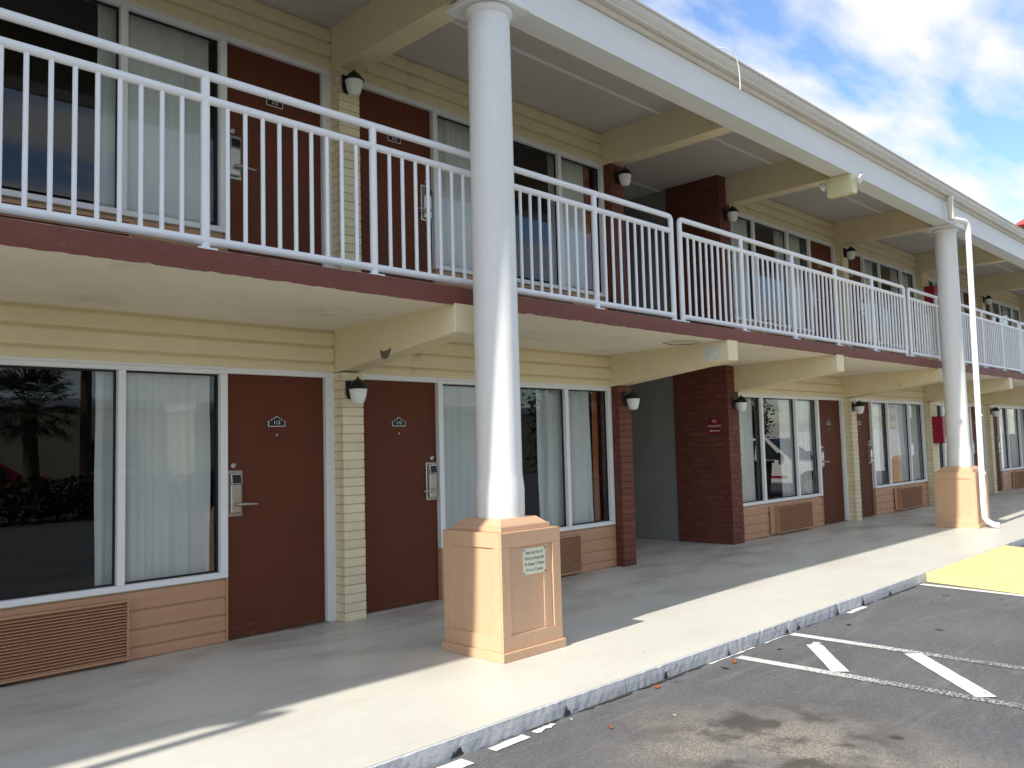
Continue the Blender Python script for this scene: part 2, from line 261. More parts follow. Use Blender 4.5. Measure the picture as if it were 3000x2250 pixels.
# ------------------------------------------------------------------ mesh helpers
class MB:
    def __init__(s): s.v = []; s.f = []; s.sm = []
    def add(s, vs, fs, smooth=False):
        o = len(s.v); s.v += [tuple(p) for p in vs]; s.f += [tuple(i+o for i in f) for f in fs]; s.sm += [smooth]*len(fs); return s
    def box(s, x0, x1, y0, y1, z0, z1):
        vs = [(x, y, z) for z in (z0, z1) for y in (y0, y1) for x in (x0, x1)]
        return s.add(vs, [(0, 2, 3, 1), (4, 5, 7, 6), (0, 1, 5, 4), (2, 6, 7, 3), (0, 4, 6, 2), (1, 3, 7, 5)])
    def prism_x(s, prof, x0, x1):                     # prof: list of (y,z); extruded along X
        n = len(prof); vs = [(x0, y, z) for y, z in prof]+[(x1, y, z) for y, z in prof]
        a = sum(prof[i][0]*prof[(i+1) % n][1]-prof[(i+1) % n][0]*prof[i][1] for i in range(n))
        fs = [(i, (i+1) % n, n+(i+1) % n, n+i) for i in range(n)]+[tuple(range(n))[::-1], tuple(range(n, 2*n))]
        if a < 0: fs = [f[::-1] for f in fs]
        return s.add(vs, [f[::-1] for f in fs[:n]]+[f for f in fs[n:]]) if False else s.add(vs, fs)
    def prism_y(s, prof, y0, y1):                     # prof: list of (x,z)
        n = len(prof); vs = [(x, y0, z) for x, z in prof]+[(x, y1, z) for x, z in prof]
        return s.add(vs, [(i, (i+1) % n, n+(i+1) % n, n+i) for i in range(n)]+[tuple(range(n))[::-1], tuple(range(n, 2*n))])
    def tube(s, path, r, n=12, caps=True):
        rings = []; P = [Vector(p) for p in path]; rr = r if isinstance(r, (list, tuple)) else [r]*len(P)
        ref = None
        for i, p in enumerate(P):
            d = (P[min(i+1, len(P)-1)]-P[max(i-1, 0)]).normalized()
            if ref is None: ref = Vector((0, 0, 1)) if abs(d.z) < 0.9 else Vector((1, 0, 0))
            a = (ref-d*ref.dot(d)).normalized(); ref = a; c = d.cross(a)
            rings.append([p+(a*math.cos(2*math.pi*k/n)+c*math.sin(2*math.pi*k/n))*rr[i] for k in range(n)])
        vs = [v for q in rings for v in q]
        fs = [(i*n+k, i*n+(k+1) % n, (i+1)*n+(k+1) % n, (i+1)*n+k) for i in range(len(P)-1) for k in range(n)]
        s.add(vs, fs, True)
        if caps:
            s.add(rings[0], [tuple(range(n))[::-1]]); s.add(rings[-1], [tuple(range(n))])
        return s
    def lathe(s, prof, c=(0, 0), n=24, smooth=True):  # prof: (r,z)
        vs = [(c[0]+r*math.cos(2*math.pi*k/n), c[1]+r*math.sin(2*math.pi*k/n), z) for r, z in prof for k in range(n)]
        fs = [(i*n+k, i*n+(k+1) % n, (i+1)*n+(k+1) % n, (i+1)*n+k) for i in range(len(prof)-1) for k in range(n)]
        return s.add(vs, fs, smooth)
    def mesh(s, name, bevel=0.0, bseg=1):
        me = bpy.data.meshes.new(name); me.from_pydata(s.v, [], s.f); me.polygons.foreach_set('use_smooth', s.sm)
        bm = bmesh.new(); bm.from_mesh(me)
        bmesh.ops.recalc_face_normals(bm, faces=bm.faces)
        if bevel: bmesh.ops.bevel(bm, geom=[e for e in bm.edges], offset=bevel, segments=bseg, affect='EDGES', profile=0.6)
        bm.to_mesh(me); bm.free(); me.update(); return me
    def build(s, name, m, parent=None, loc=(0, 0, 0), bevel=0.0, rz=0.0):
        return link(name, s.mesh(name, bevel), m, parent, loc, rz)
def link(name, me, m, parent=None, loc=(0, 0, 0), rz=0.0):
    if m and not me.materials: me.materials.append(m)
    o = bpy.data.objects.new(name, me); COL.objects.link(o); o.location = loc
    if rz: o.rotation_euler.z = rz
    if parent: o.parent = parent
    return o
def empty(name, loc=(0, 0, 0), rz=0):
    o = bpy.data.objects.new(name, None); COL.objects.link(o); o.location = loc; o.rotation_euler.z = rz; o.empty_display_size = 0.1; return o
def tag(o, label, cat, group=None):
    o['label'] = label; o['category'] = cat
    if group: o['group'] = group
    return o
def struct(o): o['kind'] = 'structure'; return o
def copy_tree(o, parent=None):
    c = o.copy(); COL.objects.link(c); c.parent = parent
    for ch in o.children: copy_tree(ch, c)
    return c
def text_mesh(name, txt, size, m, font_shear=0.0, extrude=0.0004, align='CENTER', spacing=1.0):
    cu = bpy.data.curves.new(name, 'FONT'); cu.body = txt; cu.size = size; cu.align_x = align; cu.align_y = 'CENTER'; cu.extrude = extrude; cu.shear = font_shear; cu.space_line = spacing; cu.resolution_u = 3
    o = bpy.data.objects.new(name, cu); COL.objects.link(o); dg = bpy.context.evaluated_depsgraph_get()
    me = bpy.data.meshes.new_from_object(o.evaluated_get(dg)); bpy.data.objects.remove(o); bpy.data.curves.remove(cu)
    me.materials.clear(); me.materials.append(m); me.name = name; return me
CACHE = {}
def cached_box(name, w, d, h, m, bevel=0.0):
    k = (name, round(w, 4), round(d, 4), round(h, 4), m.name, bevel)
    if k not in CACHE:
        CACHE[k] = MB().box(0, w, 0, d, 0, h).mesh(name, bevel)
        CACHE[k].materials.append(m)
    return CACHE[k]

# ------------------------------------------------------------------ dimensions
DW = 0.914; HD = 2.108; WW = 2.748; HW = 0.497; PIER = 0.371; H = 2.749
LOT = -0.10; YB = -1.62; YC = -3.03
XL, XR = -19.0, 28.0
GAP0, GAP1 = 4.947, 7.846           # passage bay

# ------------------------------------------------------------------ ground, parking lot and walkway
g = 900.0
ground = struct(MB().add([(-g, -g, LOT-0.02), (g, -g, LOT-0.02), (g, g, LOT-0.02), (-g, g, LOT-0.02)], [(0, 1, 2, 3)]).build('ground', mat('dry_ground', (0.16, 0.15, 0.11), 0.9, 0.2, 0.2)))
lot = struct(MB().add([(-45, -30, 0), (70, -30, 0), (70, YC+0.03, 0), (-45, YC+0.03, 0)], [(0, 1, 2, 3)]).build('parking_lot', asphalt_m, None, (0, 0, LOT)))
def strip(name, pts, m, dz=0.004, th=0.0):
    c = Vector((sum(p[0] for p in pts)/len(pts), sum(p[1] for p in pts)/len(pts)))
    return MB().add([(x, y, dz) for x, y in pts], [tuple(range(len(pts)))]).build(name, m, lot)
def line(name, a, b, wd, m, dz=0.004, n=24, jit=0.002):
    n = max(6, int((Vector(b)-Vector(a)).length/0.05))
    a = Vector(a); b = Vector(b); d = (b-a).normalized(); q = Vector((-d.y, d.x))*wd/2; vs = []; fs = []
    for i in range(n+1):
        p = a.lerp(b, i/n); j1 = random.uniform(-jit, jit); j2 = random.uniform(-jit, jit)
        vs += [(*(p+q*(1+j1/wd*2)), dz), (*(p-q*(1+j2/wd*2)), dz)]
    fs = [(2*i, 2*i+1, 2*i+3, 2*i+2) for i in range(n)]
    mb = MB(); mb.add(vs, fs); return mb.build(name, m, lot)
line('painted_line', (2.36, -3.10), (2.34, -8.2), 0.095, line_m, n=80)
line('painted_line', (3.27, -3.06), (3.19, -8.2), 0.095, line_m, n=80)
line('painted_line', (3.03, -3.36), (2.42, -3.83), 0.115, line_new, 0.006)
line('painted_line', (3.20, -4.02), (2.41, -4.72), 0.125, line_new, 0.006)
line('painted_line', (3.20, -5.0), (2.41, -5.70), 0.125, line_new, 0.006)
line('painted_line', (6.22, -3.02), (5.55, -8.2), 0.10, line_new, 0.005, n=60)
line('painted_line', (-0.115, -3.095), (0.155, -3.085), 0.065, line_new, 0.005, 8, 0.004)
line('painted_line', (0.22, -3.075), (0.40, -3.065), 0.05, line_new, 0.005, 6, 0.012)
line('painted_line', (-0.62, -3.12), (-0.30, -3.11), 0.10, line_new, 0.005, 8, 0.004)
line('painted_line', (3.10, -3.345), (2.90, -3.40), 0.05, line_new, 0.0085, 5, 0.01)
for (a, b, wd) in (((2.05, -3.052), (2.7, -3.05), 0.016), ((2.85, -3.05), (3.2, -3.052), 0.012), ((4.32, -3.075), (4.7, -3.07), 0.05)):
    line('painted_line', a, b, wd, line_new, 0.005, 30, 0.006)
for x in (10.6, 13.3, 16.0, 18.7): line('painted_line', (x, -3.1), (x-0.4, -8.2), 0.1, line_m, 0.004, 20)
# yellow painted asphalt ramp up to the walkway
rm = MB(); n = 16
top = [(6.45+(9.35-6.45)*i/n, YC+0.012+random.uniform(-0.012, 0.012)) for i in range(n+1)]
bot = [(5.98+(9.0-5.98)*i/n, -4.9) for i in range(n+1)]
vs = [(x, y, -0.008) for x, y in top]+[(x, y, LOT+0.008) for x, y in bot]+[(x, y, LOT-0.05) for x, y in top]+[(x, y, LOT-0.05) for x, y in bot]
N = n+1
fs = [(i, N+i, N+i+1, i+1) for i in range(n)]+[(0, 2*N, 3*N, N), (n, N+n, 3*N+n, 2*N+n)]+[(N+i, 3*N+i, 3*N+i+1, N+i+1) for i in range(n)]
rm.add(vs, fs); struct(rm.build('ramp', yellow_m))

walk = empty('walkway'); struct(walk)
CHIPS = [(4.20, 0.05, 0.05), (3.45, 0.035, 0.02), (3.25, 0.03, 0.02), (2.35, 0.03, 0.018), (1.55, 0.025, 0.012), (0.55, 0.05, 0.016), (-0.3, 0.06, 0.014), (4.75, 0.03, 0.012), (5.4, 0.05, 0.012), (9.6, 0.2, 0.02)]
joints = [-30, -26.9, -23.8, -20.7, -17.5, -14.4, -11.3, -8.2, -5.1, -2.0, 1.12, 4.22, 7.32, 10.42, 13.52, 16.62, 19.72, 22.82, 25.9, 29, 33]
for a, b in zip(joints[:-1], joints[1:]):
    MB().box(a+0.002, b-0.002, YC+0.02, 0.25, -0.3, 0).build('slab', walk_m, walk)
    # kerb face: rough, chipped skin in front of the slab
    nx = int((b-a)/0.035); nz_ = 3; mb = MB(); vs = []
    for k in range(nz_+1):
        for i in range(nx+1):
            x = a+0.002+(b-a-0.004)*i/nx; t = k/nz_; z = LOT-0.03+(0-LOT+0.03)*t
            chip = (random.random()**7)*0.007 if k == nz_ else 0
            y = YC+0.0015*math.sin(x*2.1)+random.uniform(-0.0012, 0.0012)+(0.003 if k == nz_ else 0)
            for cx_, cw_, cd_ in CHIPS:
                if abs(x-cx_) < cw_: y += 0.35*cd_*(1-abs(x-cx_)/cw_)*(1.2-t*0.5)*random.uniform(0.6, 1)
            y = min(y, YC+0.019)
            vs.append((x, y+chip*0.3, z-0.003*(k == nz_)-chip))
    m1 = nx+1
    vs += [(a+0.002+(b-a-0.004)*i/nx, YC+0.022, -0.003) for i in range(nx+1)]
    mb.add(vs, [(k*m1+i, k*m1+i+1, (k+1)*m1+i+1, (k+1)*m1+i) for k in range(nz_+1) for i in range(nx)], False)
    mb.build('kerb', curb_m, walk)
MB().box(joints[0], joints[-1], YC+0.05, 0.2, -0.32, -0.02).build('bedding', mortar_red, walk)
MB().box(5.19, 7.54, 0.252, 9, -0.3, -0.003).build('passage_floor', walk_m, walk)

# ------------------------------------------------------------------ the motel building
bld = empty('motel_building'); tag(bld, 'long two storey cream motel with brown doors and white roof beam', 'building')
A_UNITS = {113: -WW, 117: GAP1, 121: GAP1+2*(WW+DW+PIER)}                     # window left, door right
B_UNITS = {111: -WW-PIER-DW-WW, 115: DW+PIER, 119: GAP1+WW+DW+PIER, 123: GAP1+2*(WW+DW+PIER)+WW+DW+PIER}
UNITS = []
for n_, x in A_UNITS.items(): UNITS.append((n_, x, x+WW, x, x+WW+DW, 'A'))
for n_, x in B_UNITS.items(): UNITS.append((n_, x+DW, x+DW+WW, x, x+DW+WW, 'B'))
UNITS.append((125, UNITS[2][1]+8.066, UNITS[2][1]+8.066+WW, UNITS[2][1]+8.066, UNITS[2][1]+8.066+WW+DW, 'A'))
# each: number, window x0, x1, unit x0, x1, type
def board(parent, x0, x1, z0, z1, m, y=0.0, th=0.02, over=0.012):
    k = ('board', round(x1-x0, 3), round(z1-z0, 3), m.name)
    if k not in CACHE:
        h = z1-z0; w_ = x1-x0
        c_ = min(0.04, h*0.4); prof = [(0.03, -over), (-th, -over), (-th-0.002, -over+0.008), (-th+0.002, h-c_), (-th+0.007, h-c_*0.72), (-0.004, h-c_*0.25), (-0.002, h-0.002), (0.03, h-0.002)]
        CACHE[k] = MB().prism_x(prof, 0, w_).mesh('siding_board'); CACHE[k].materials.append(m)
    o = bpy.data.objects.new('siding_board', CACHE[k]); COL.objects.link(o); o.parent = parent; o.location = (x0, y, z0); return o

def plate_shape(s=1.0):
    p = [(-0.078, -0.04), (0.078, -0.04), (0.078, 0.008), (0.05, 0.008), (0.047, 0.022), (0.025, 0.026), (0.018, 0.036), (0, 0.046), (-0.018, 0.036), (-0.025, 0.026), (-0.047, 0.022), (-0.05, 0.008), (-0.078, 0.008)]
    return [(x*s, z*s) for x, z in p]
plate_white = MB().prism_y(plate_shape(1), -0.004, 0).mesh('number_border'); plate_white.materials.append(white_m)
plate_black = MB().prism_y([(x*0.925, z*0.88) for x, z in plate_shape()], -0.0055, -0.002).mesh('number_plate'); plate_black.materials.append(black_m)
esc = MB().box(-0.068, 0.068, -0.012, 0, -0.185, 0.185).mesh('lock_plate', 0.008); esc.materials.append(steel)
esc2 = MB().box(-0.045, 0.05, -0.04, -0.012, -0.16, 0.075).mesh('lock_cover', 0.008); esc2.materials.append(steel)
rd = MB().prism_x([(-0.012, 0.06), (-0.05, 0.075), (-0.035, 0.16), (-0.012, 0.165)], -0.045, 0.05).mesh('card_reader', 0.003); rd.materials.append(steel)
scr = MB().add([(-0.034, -0.0535, 0.082), (0.039, -0.0535, 0.082), (0.039, -0.0405, 0.148), (-0.034, -0.0405, 0.148)], [(0, 1, 2, 3)]).mesh('reader_screen'); scr.materials.append(black_m)
def lever_mesh(sgn):
    m = MB().tube([(0, -0.03, -0.085), (0, -0.075, -0.085), (0.01*sgn, -0.082, -0.085), (0.16*sgn, -0.082, -0.092)], [0.016, 0.014, 0.012, 0.009], 10).mesh('lever'); m.materials.append(steel); return m
LEV = {1: lever_mesh(1), -1: lever_mesh(-1)}
bolt = MB().tube([(0, 0.0, 0), (0, -0.012, 0), (0, -0.016, 0)], [0.021, 0.021, 0.014], 16).mesh('deadbolt'); bolt.materials.append(mat('bright_steel', (0.75, 0.73, 0.7), 0.3, metal=0.8))
slot = MB().box(-0.014, 0.014, -0.0175, -0.0165, -0.003, 0.003).mesh('key_slot'); slot.materials.append(black_m)
peep = MB().tube([(0, 0, 0), (0, -0.006, 0)], 0.009, 10).mesh('peephole'); peep.materials.append(steel)
door_mesh = MB().box(0.003, DW-0.003, 0.0, 0.045, 0.012, HD).mesh('door', 0.002); door_mesh.materials.append(door_m)

def make_door(x0, z0, n_, hinge_right):
    d = link('door', door_mesh, None, bld, (x0, 0.03, z0))
    link('number_border', plate_white, None, d, (0.457, 0, 1.722)); link('number_plate', plate_black, None, d, (0.457, 0, 1.722))
    t = link('number', text_mesh('number', str(n_), 0.043, white_m), None, d, (0.457, -0.0062, 1.714)); t.rotation_euler.x = R(90)
    lx = 0.075 if hinge_right else DW-0.075; s = 1 if hinge_right else -1
    link('lock_plate', esc, None, d, (lx, 0, 1.148)); link('lock_cover', esc2, None, d, (lx, 0, 1.148)); link('card_reader', rd, None, d, (lx, 0, 1.148)); link('reader_screen', scr, None, d, (lx, 0, 1.148))
    link('lever', LEV[s], None, d, (lx, 0, 1.148)); link('deadbolt', bolt, None, d, (lx-0.01*s, 0, 1.37))
    sl = link('key_slot', slot, None, d, (lx-0.01*s, 0, 1.37)); sl.rotation_euler.y = R(35)
    link('peephole', peep, None, d, (0.457, 0, 1.612))
    return d

FR = 0.06; NP = 0.73; ML = 0.055
def make_window(x0, z0):
    zb, zt = HW, HD+0.027
    def fr():
        mb = MB()
        mb.box(0, WW, -0.02, 0.07, zb, zb+FR*0.75); mb.box(0, WW, -0.02, 0.07, zt-FR*0.6, zt)
        mb.box(0, FR, -0.02, 0.07, zb+FR*0.75+0.0005, zt-FR*0.6-0.0005); mb.box(WW-FR, WW, -0.02, 0.07, zb+FR*0.75+0.0005, zt-FR*0.6-0.0005)
        me = mb.mesh('window', 0.004); me.materials.append(white_m); return me
    if 'win' not in CACHE:
        CACHE['win'] = fr()
        me = MB().box(0, ML, -0.016, 0.06, zb+FR*0.75+0.0005, zt-FR*0.6-0.0005).mesh('mullion', 0.004); me.materials.append(white_m); CACHE['mul'] = me
        for k, wd in (('pn', NP), ('pc', WW-2*(FR+NP+ML))):
            me = MB().add([(-0.004, 0, zb+0.03), (wd+0.004, 0, zb+0.03), (wd+0.004, 0, zt-0.02), (-0.004, 0, zt-0.02)], [(0, 1, 2, 3)]).mesh('pane'); me.materials.append(glass_m); CACHE[k] = me
            b_ = 0.014; z1, z2 = zb+FR*0.75, zt-FR*0.6; gk = MB()
            for bx in ((0.0005, wd-0.0005, z1+0.0005, z1+b_), (0.0005, wd-0.0005, z2-b_, z2-0.0005), (0.0005, b_, z1+b_, z2-b_), (wd-b_, wd-0.0005, z1+b_, z2-b_)): gk.box(bx[0], bx[1], 0.03, 0.048, bx[2], bx[3])
            me = gk.mesh('gasket'); me.materials.append(black_m); CACHE[k+'g'] = me
    w_ = link('window', CACHE['win'], None, bld, (x0, 0, z0))
    c = WW-2*(FR+NP+ML)
    link('mullion', CACHE['mul'], None, w_, (FR+NP, 0, 0)); link('mullion', CACHE['mul'], None, w_, (FR+NP+ML+c, 0, 0))
    for k, xx in (('pn', FR), ('pc', FR+NP+ML), ('pn', FR+NP+2*ML+c)):
        link('pane', CACHE[k], None, w_, (xx, 0.045+random.uniform(-0.002, 0.002), 0)).rotation_euler.z = random.uniform(-0.003, 0.003)
        link('gasket', CACHE[k+'g'], None, w_, (xx, 0, 0))
    return w_

SLAT = MB().prism_x([(0.018, 0.006), (-0.036, -0.003), (-0.037, 0.003), (0.018, 0.013)], 0, 1.0).mesh('slat'); SLAT.materials.append(terra)
def make_grille(x0, z0):
    gw, gz0, gz1 = 1.16, 0.03, 0.445; mb = MB()
    mb.box(0, gw, -0.045, -0.022, gz0, gz1)
    for a, b in ((0, 0.012), (gw-0.012, gw)): mb.box(a, b, -0.088, -0.046, gz0, gz1)
    mb.box(0.0125, gw-0.0125, -0.088, -0.046, gz1-0.012, gz1); mb.box(0.0125, gw-0.0125, -0.088, -0.046, gz0, gz0+0.012)
    gr = mb.build('vent_grille', terra, bld, (x0, 0, z0))
    MB().box(-0.15, -0.001, -0.03, -0.022, gz0, gz1).build('side_panel', terra, gr)
    ns = 18
    for i in range(ns):
        s = link('slat', SLAT, None, gr, (0.014, -0.05, gz0+0.018+i*(gz1-gz0-0.034)/ns)); s.scale.x = gw-0.028
    return gr

# wall cores and rooms, both floors
for fl, z0 in ((0, 0.0), (1, H)):
    ztop = 2.53 if fl == 0 else 5.31
    for (n_, wx0, wx1, ux0, ux1, ty) in UNITS:
        num = n_+100*fl
        dx0 = wx1 if ty == 'A' else ux0
        mb = MB()
        mb.box(ux0, ux1, 0.032, 0.16, z0+HD+0.03, ztop); mb.box(wx0, wx1, 0.03, 0.16, z0-0.05, z0+HW-0.001)
        mb.build('wall', cream, bld)
        # room behind the glass, open to the window
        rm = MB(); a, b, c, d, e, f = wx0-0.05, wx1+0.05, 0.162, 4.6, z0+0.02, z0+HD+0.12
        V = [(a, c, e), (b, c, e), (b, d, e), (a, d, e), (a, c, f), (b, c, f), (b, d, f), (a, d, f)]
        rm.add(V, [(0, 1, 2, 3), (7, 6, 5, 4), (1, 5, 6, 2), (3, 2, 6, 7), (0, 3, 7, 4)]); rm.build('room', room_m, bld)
        make_window(wx0, z0); make_door(dx0, z0, num, ty == 'A')
        # white trim round the door
        jx = ux1 if ty == 'A' else ux0
        jw = 0.085
        mb = MB(); a0, a1 = (jx+0.001, jx+jw) if ty == 'A' else (jx-jw+0.02, jx-0.001)
        mb.box(a0, a1, -0.012, 0.1, z0, z0+HD-0.0005); mb.box(min(a0, dx0), max(a1, dx0+DW), -0.013, 0.1, z0+HD, z0+HD+0.05)
        mb.build('door_frame', white_m, bld, (0, 0, 0), 0.003)
        MB().box(wx0, wx1, -0.012, 0.03, z0+HD+0.028, z0+HD+0.05).build('head_trim', white_m, bld)
        MB().box(dx0, dx0+DW, -0.03, 0.12, z0, z0+0.012).build('threshold', steel if fl == 0 else stucco, bld)
        # lap siding above the openings
        zs = [2.158, 2.251, 2.396, 2.53] if fl == 0 else [4.905, 5.03, 5.172, 5.31]
        for p, q in zip(zs[:-1], zs[1:]): board(bld, ux0-0.08, ux1+0.08, p, q, cream, 0.0, 0.026, 0.002)
        # terracotta siding below the window
        for p, q in ((0.004, 0.092), (0.092, 0.219), (0.219, 0.354), (0.354, 0.483)): board(bld, wx0+0.016, wx1-0.016, z0+p, z0+q, terra, 0.012, 0.018, 0.002)
        for xx in (wx0, wx1-0.015): MB().box(xx, xx+0.015, -0.014, 0.03, z0+0.002, z0+HW-0.002).build('corner_trim', terra, bld)
        off = {113: 0.80, 115: 0.86, 117: 1.03, 119: 1.03}.get(n_, 1.0)
        make_grille(wx0+off, z0)

def brick_block(name, x0, x1, y0, y1, z0, z1, course, blen, m, mort, faces='front', joint=0.009, jit=0.002, parent=bld):
    """pier or wall end: recessed mortar core with bricks proud of it on its visible faces"""
    core = MB().box(x0+0.007, x1-0.007, y0+0.007, y1, z0, z1).build(name, mort, parent)
    nC = int(round((z1-z0)/course)); course = (z1-z0)/nC
    for c in range(nC):
        z = z0+c*course; odd = c % 2
        xs = [x0]; 
        if x1-x0 < blen*1.25: xs = [x0, x1]
        else:
            x = x0+(blen if not odd else blen/2); 
            while x < x1-0.03: xs.append(x); x += blen
            xs.append(x1)
        for a, b in zip(xs[:-1], xs[1:]):
            o = link('brick', cached_box('brick', round(b-a-joint*(b < x1-1e-6), 3), 0.05, course-joint, m, 0.003), None, core, (a+random.uniform(-jit, jit), y0+random.uniform(-jit, jit), z+joint/2))
        if 'left' in faces:
            ys = []; y = y0+0.0505; first = (blen-0.05 if odd else blen/2-0.05); y += 0
            ys = [y0+0.056]; y = ys[0]+first
            while y < y1-0.03: ys.append(y); y += blen
            ys.append(y1)
            for a, b in zip(ys[:-1], ys[1:]):
                if b-a < 0.03: continue
                link('brick', cached_box('brick', 0.05, round(b-a-joint, 3), course-joint, m, 0.003), None, core, (x0+random.uniform(-jit, jit), a, z+joint/2))
    return core
# cream painted piers between neighbouring rooms
PIERS = [(-WW-PIER, -WW), (DW, DW+PIER), (GAP1+WW+DW, GAP1+WW+DW+PIER)]
PX = [-2.93, 1.10, 11.69, 15.73, 19.76, 23.79]
for fl, z0 in ((0, 0.0), (1, H)):
    for px in PX:
        between_doors = px in (1.10, 11.69, 19.76)
        x0, x1 = (px-0.105, px+0.115) if between_doors else (px-0.17, px+0.17)
        brick_block('brick_pier', x0, x1, -0.15, 0.12, z0-(0.06 if fl else 0), z0+2.15, 0.0763, 0.21, cream_brick, mortar_cream, 'front,left', 0.007, 0.0015)
    # red brick pier and wall end on either side of the passage
    zt = 2.52 if fl == 0 else 5.30
    brick_block('brick_pier', 4.95, 5.19, -0.13, 0.25, z0-(0.06 if fl else 0), 2.15+z0, 0.0763, 0.205, brick_m, mortar_red, 'front,left')
    brick_block('brick_wall_end', 7.50, 7.80, -0.11, 0.80, z0-(0.06 if fl else 0), zt, 0.0763, 0.205, brick_m, mortar_red, 'front,left')
    zc = 2.52 if fl == 0 else 5.30
    MB().box(7.53, 7.80, 0.802, 9, z0-0.06*fl, zc).build('passage_wall', stucco, bld)
    MB().box(5.0, 5.185, 0.252, 9, z0-0.06*fl, zc).build('passage_wall', stucco, bld)
# main back and end walls
MB().box(XL, XL+0.2, 0.17, 9, 0, 5.3).build('end_wall', cream, bld)
MB().box(XL, -6.79, 0.0, 0.165, 0, 5.3).build('wall', cream, bld)
MB().box(XR, XR+0.2, 0.17, 9, 0, 5.3).build('end_wall', cream, bld)
MB().box(XL, 4.99, 8.8, 9, 0, 5.3).build('back_wall', cream, bld); MB().box(7.81, XR, 8.8, 9, 0, 5.3).build('back_wall', cream, bld)

# balcony slab (falls gently outwards), painted edge board with a ragged lower edge
MB().prism_x([(0.3, 2.735), (YB+0.022, 2.677), (YB+0.022, 2.552), (0.3, 2.524)], XL-1, XR).build('balcony_slab', soffit, bld)
MB().box(5.19, 7.53, 0.302, 9, 2.53, 2.73).build('passage_slab', soffit, bld)
mb = MB(); nx = 1300; vs = []
for i in range(nx+1):
    x = XL-1+(XR-XL+1)*i/nx; r_ = max(0, math.sin(x*1.7)+math.sin(x*0.63+2))*0.003
    zb = 2.545+random.uniform(-0.001, 0.004)+random.random()**8*0.012*(1 if math.sin(x*0.9+1) > -0.2 else 0.2)-r_
    vs += [(x, YB, 2.682+random.uniform(-0.001, 0.001)), (x, YB-0.003-r_*0.5, 2.61), (x, YB+random.uniform(-0.002, 0.002), zb), (x, YB+0.02, zb+0.003), (x, YB+0.02, 2.682)]
mb.add(vs, [(5*i+k, 5*i+5+k, 5*i+5+(k+1) % 5, 5*i+(k+1) % 5) for i in range(nx) for k in range(5)])
mb.build('balcony_edge', slab_m, bld)
MB().box(XL-1, XR, YB+0.015, YB+0.05, 2.6785, 2.687).build('edge_flashing', ceil_m, bld)

# beams
BX = [(-3.035, -2.825), (1.0, 1.21), (4.945, 5.155), (7.70, 7.91), (11.59, 11.80), (15.63, 15.84), (19.66, 19.87), (23.69, 23.9)]
for i, (a, b) in enumerate(BX):
    MB().prism_x([(0.0, 2.148), (0.0, 2.56), (YB-0.012, 2.556), (YB-0.012, 2.335)], a, b).build('balcony_beam', cream, bld, (0, 0, 0), 0.006)
    MB().box(a, b, -1.80, 0.0, 4.90, 5.32).build('roof_beam', cream, bld, (0, 0, 0), 0.005)
# roof: ceiling, battens, fascia beam, eave board, gutter, deck
MB().box(XL-1, XR, -2.0, 9, 5.303, 5.34).build('ceiling', ceil_m, bld)
edges = [XL-1]+[x for bx in BX for x in bx]+[XR]
for k in range(0, len(edges), 2):
    for y in (-0.87,): MB().box(edges[k]+0.002, edges[k+1]-0.002, y-0.02, y+0.02, 5.293, 5.303).build('ceiling_batten', white_m, bld)
MB().box(5.16, 7.53, 0.9, 0.94, 5.293, 5.3025).build('ceiling_batten', white_m, bld)
MB().box(XL-1, XR, -2.03, -1.77, 4.848, 5.17).build('fascia_beam', fascia_m, bld, (0, 0, 0), 0.006)
MB().box(XL-1, XR, -2.036, -2.018, 4.838, 4.858).build('fascia_drip', fascia_m, bld)
MB().box(XL-1, XR, -1.768, -1.75, 4.87, 5.30).build('inner_trim', soffit, bld)
MB().prism_x([(-1.9, 5.171), (-2.05, 5.171), (-2.075, 5.19), (-2.075, 5.36), (-1.9, 5.36)], XL-1, XR).build('eave_board', gutter_m, bld)
gp = [(-2.0755, 5.215), (-2.125, 5.215), (-2.128, 5.232), (-2.14, 5.25), (-2.152, 5.275), (-2.158, 5.31), (-2.158, 5.325), (-2.172, 5.328), (-2.172, 5.345), (-2.158, 5.345), (-2.15, 5.33), (-2.148, 5.285), (-2.12, 5.235), (-2.0755, 5.23)]
seams = [XL-1, -4.2, -1.1, 1.9, 4.95, 7.98, 11.1, 14.1, 20.2, XR]
for a, b in zip(seams[:-1], seams[1:]): MB().prism_x(gp, a+0.004, b-0.004).build('gutter', gutter_m, bld)
for x in seams[1:-1]: MB().prism_x([(y-0.003 if y < -2.08 else y, z-(0.003 if z < 5.3 else -0.002)) for y, z in gp[:10]], x-0.018, x+0.018).build('gutter_joint', gutter_m, bld)
MB().prism_x([(-2.13, 5.365), (9.2, 6.2), (9.2, 6.1), (-2.13, 5.347)], XL-1.2, XR+0.3).build('roof', roof_m, bld)

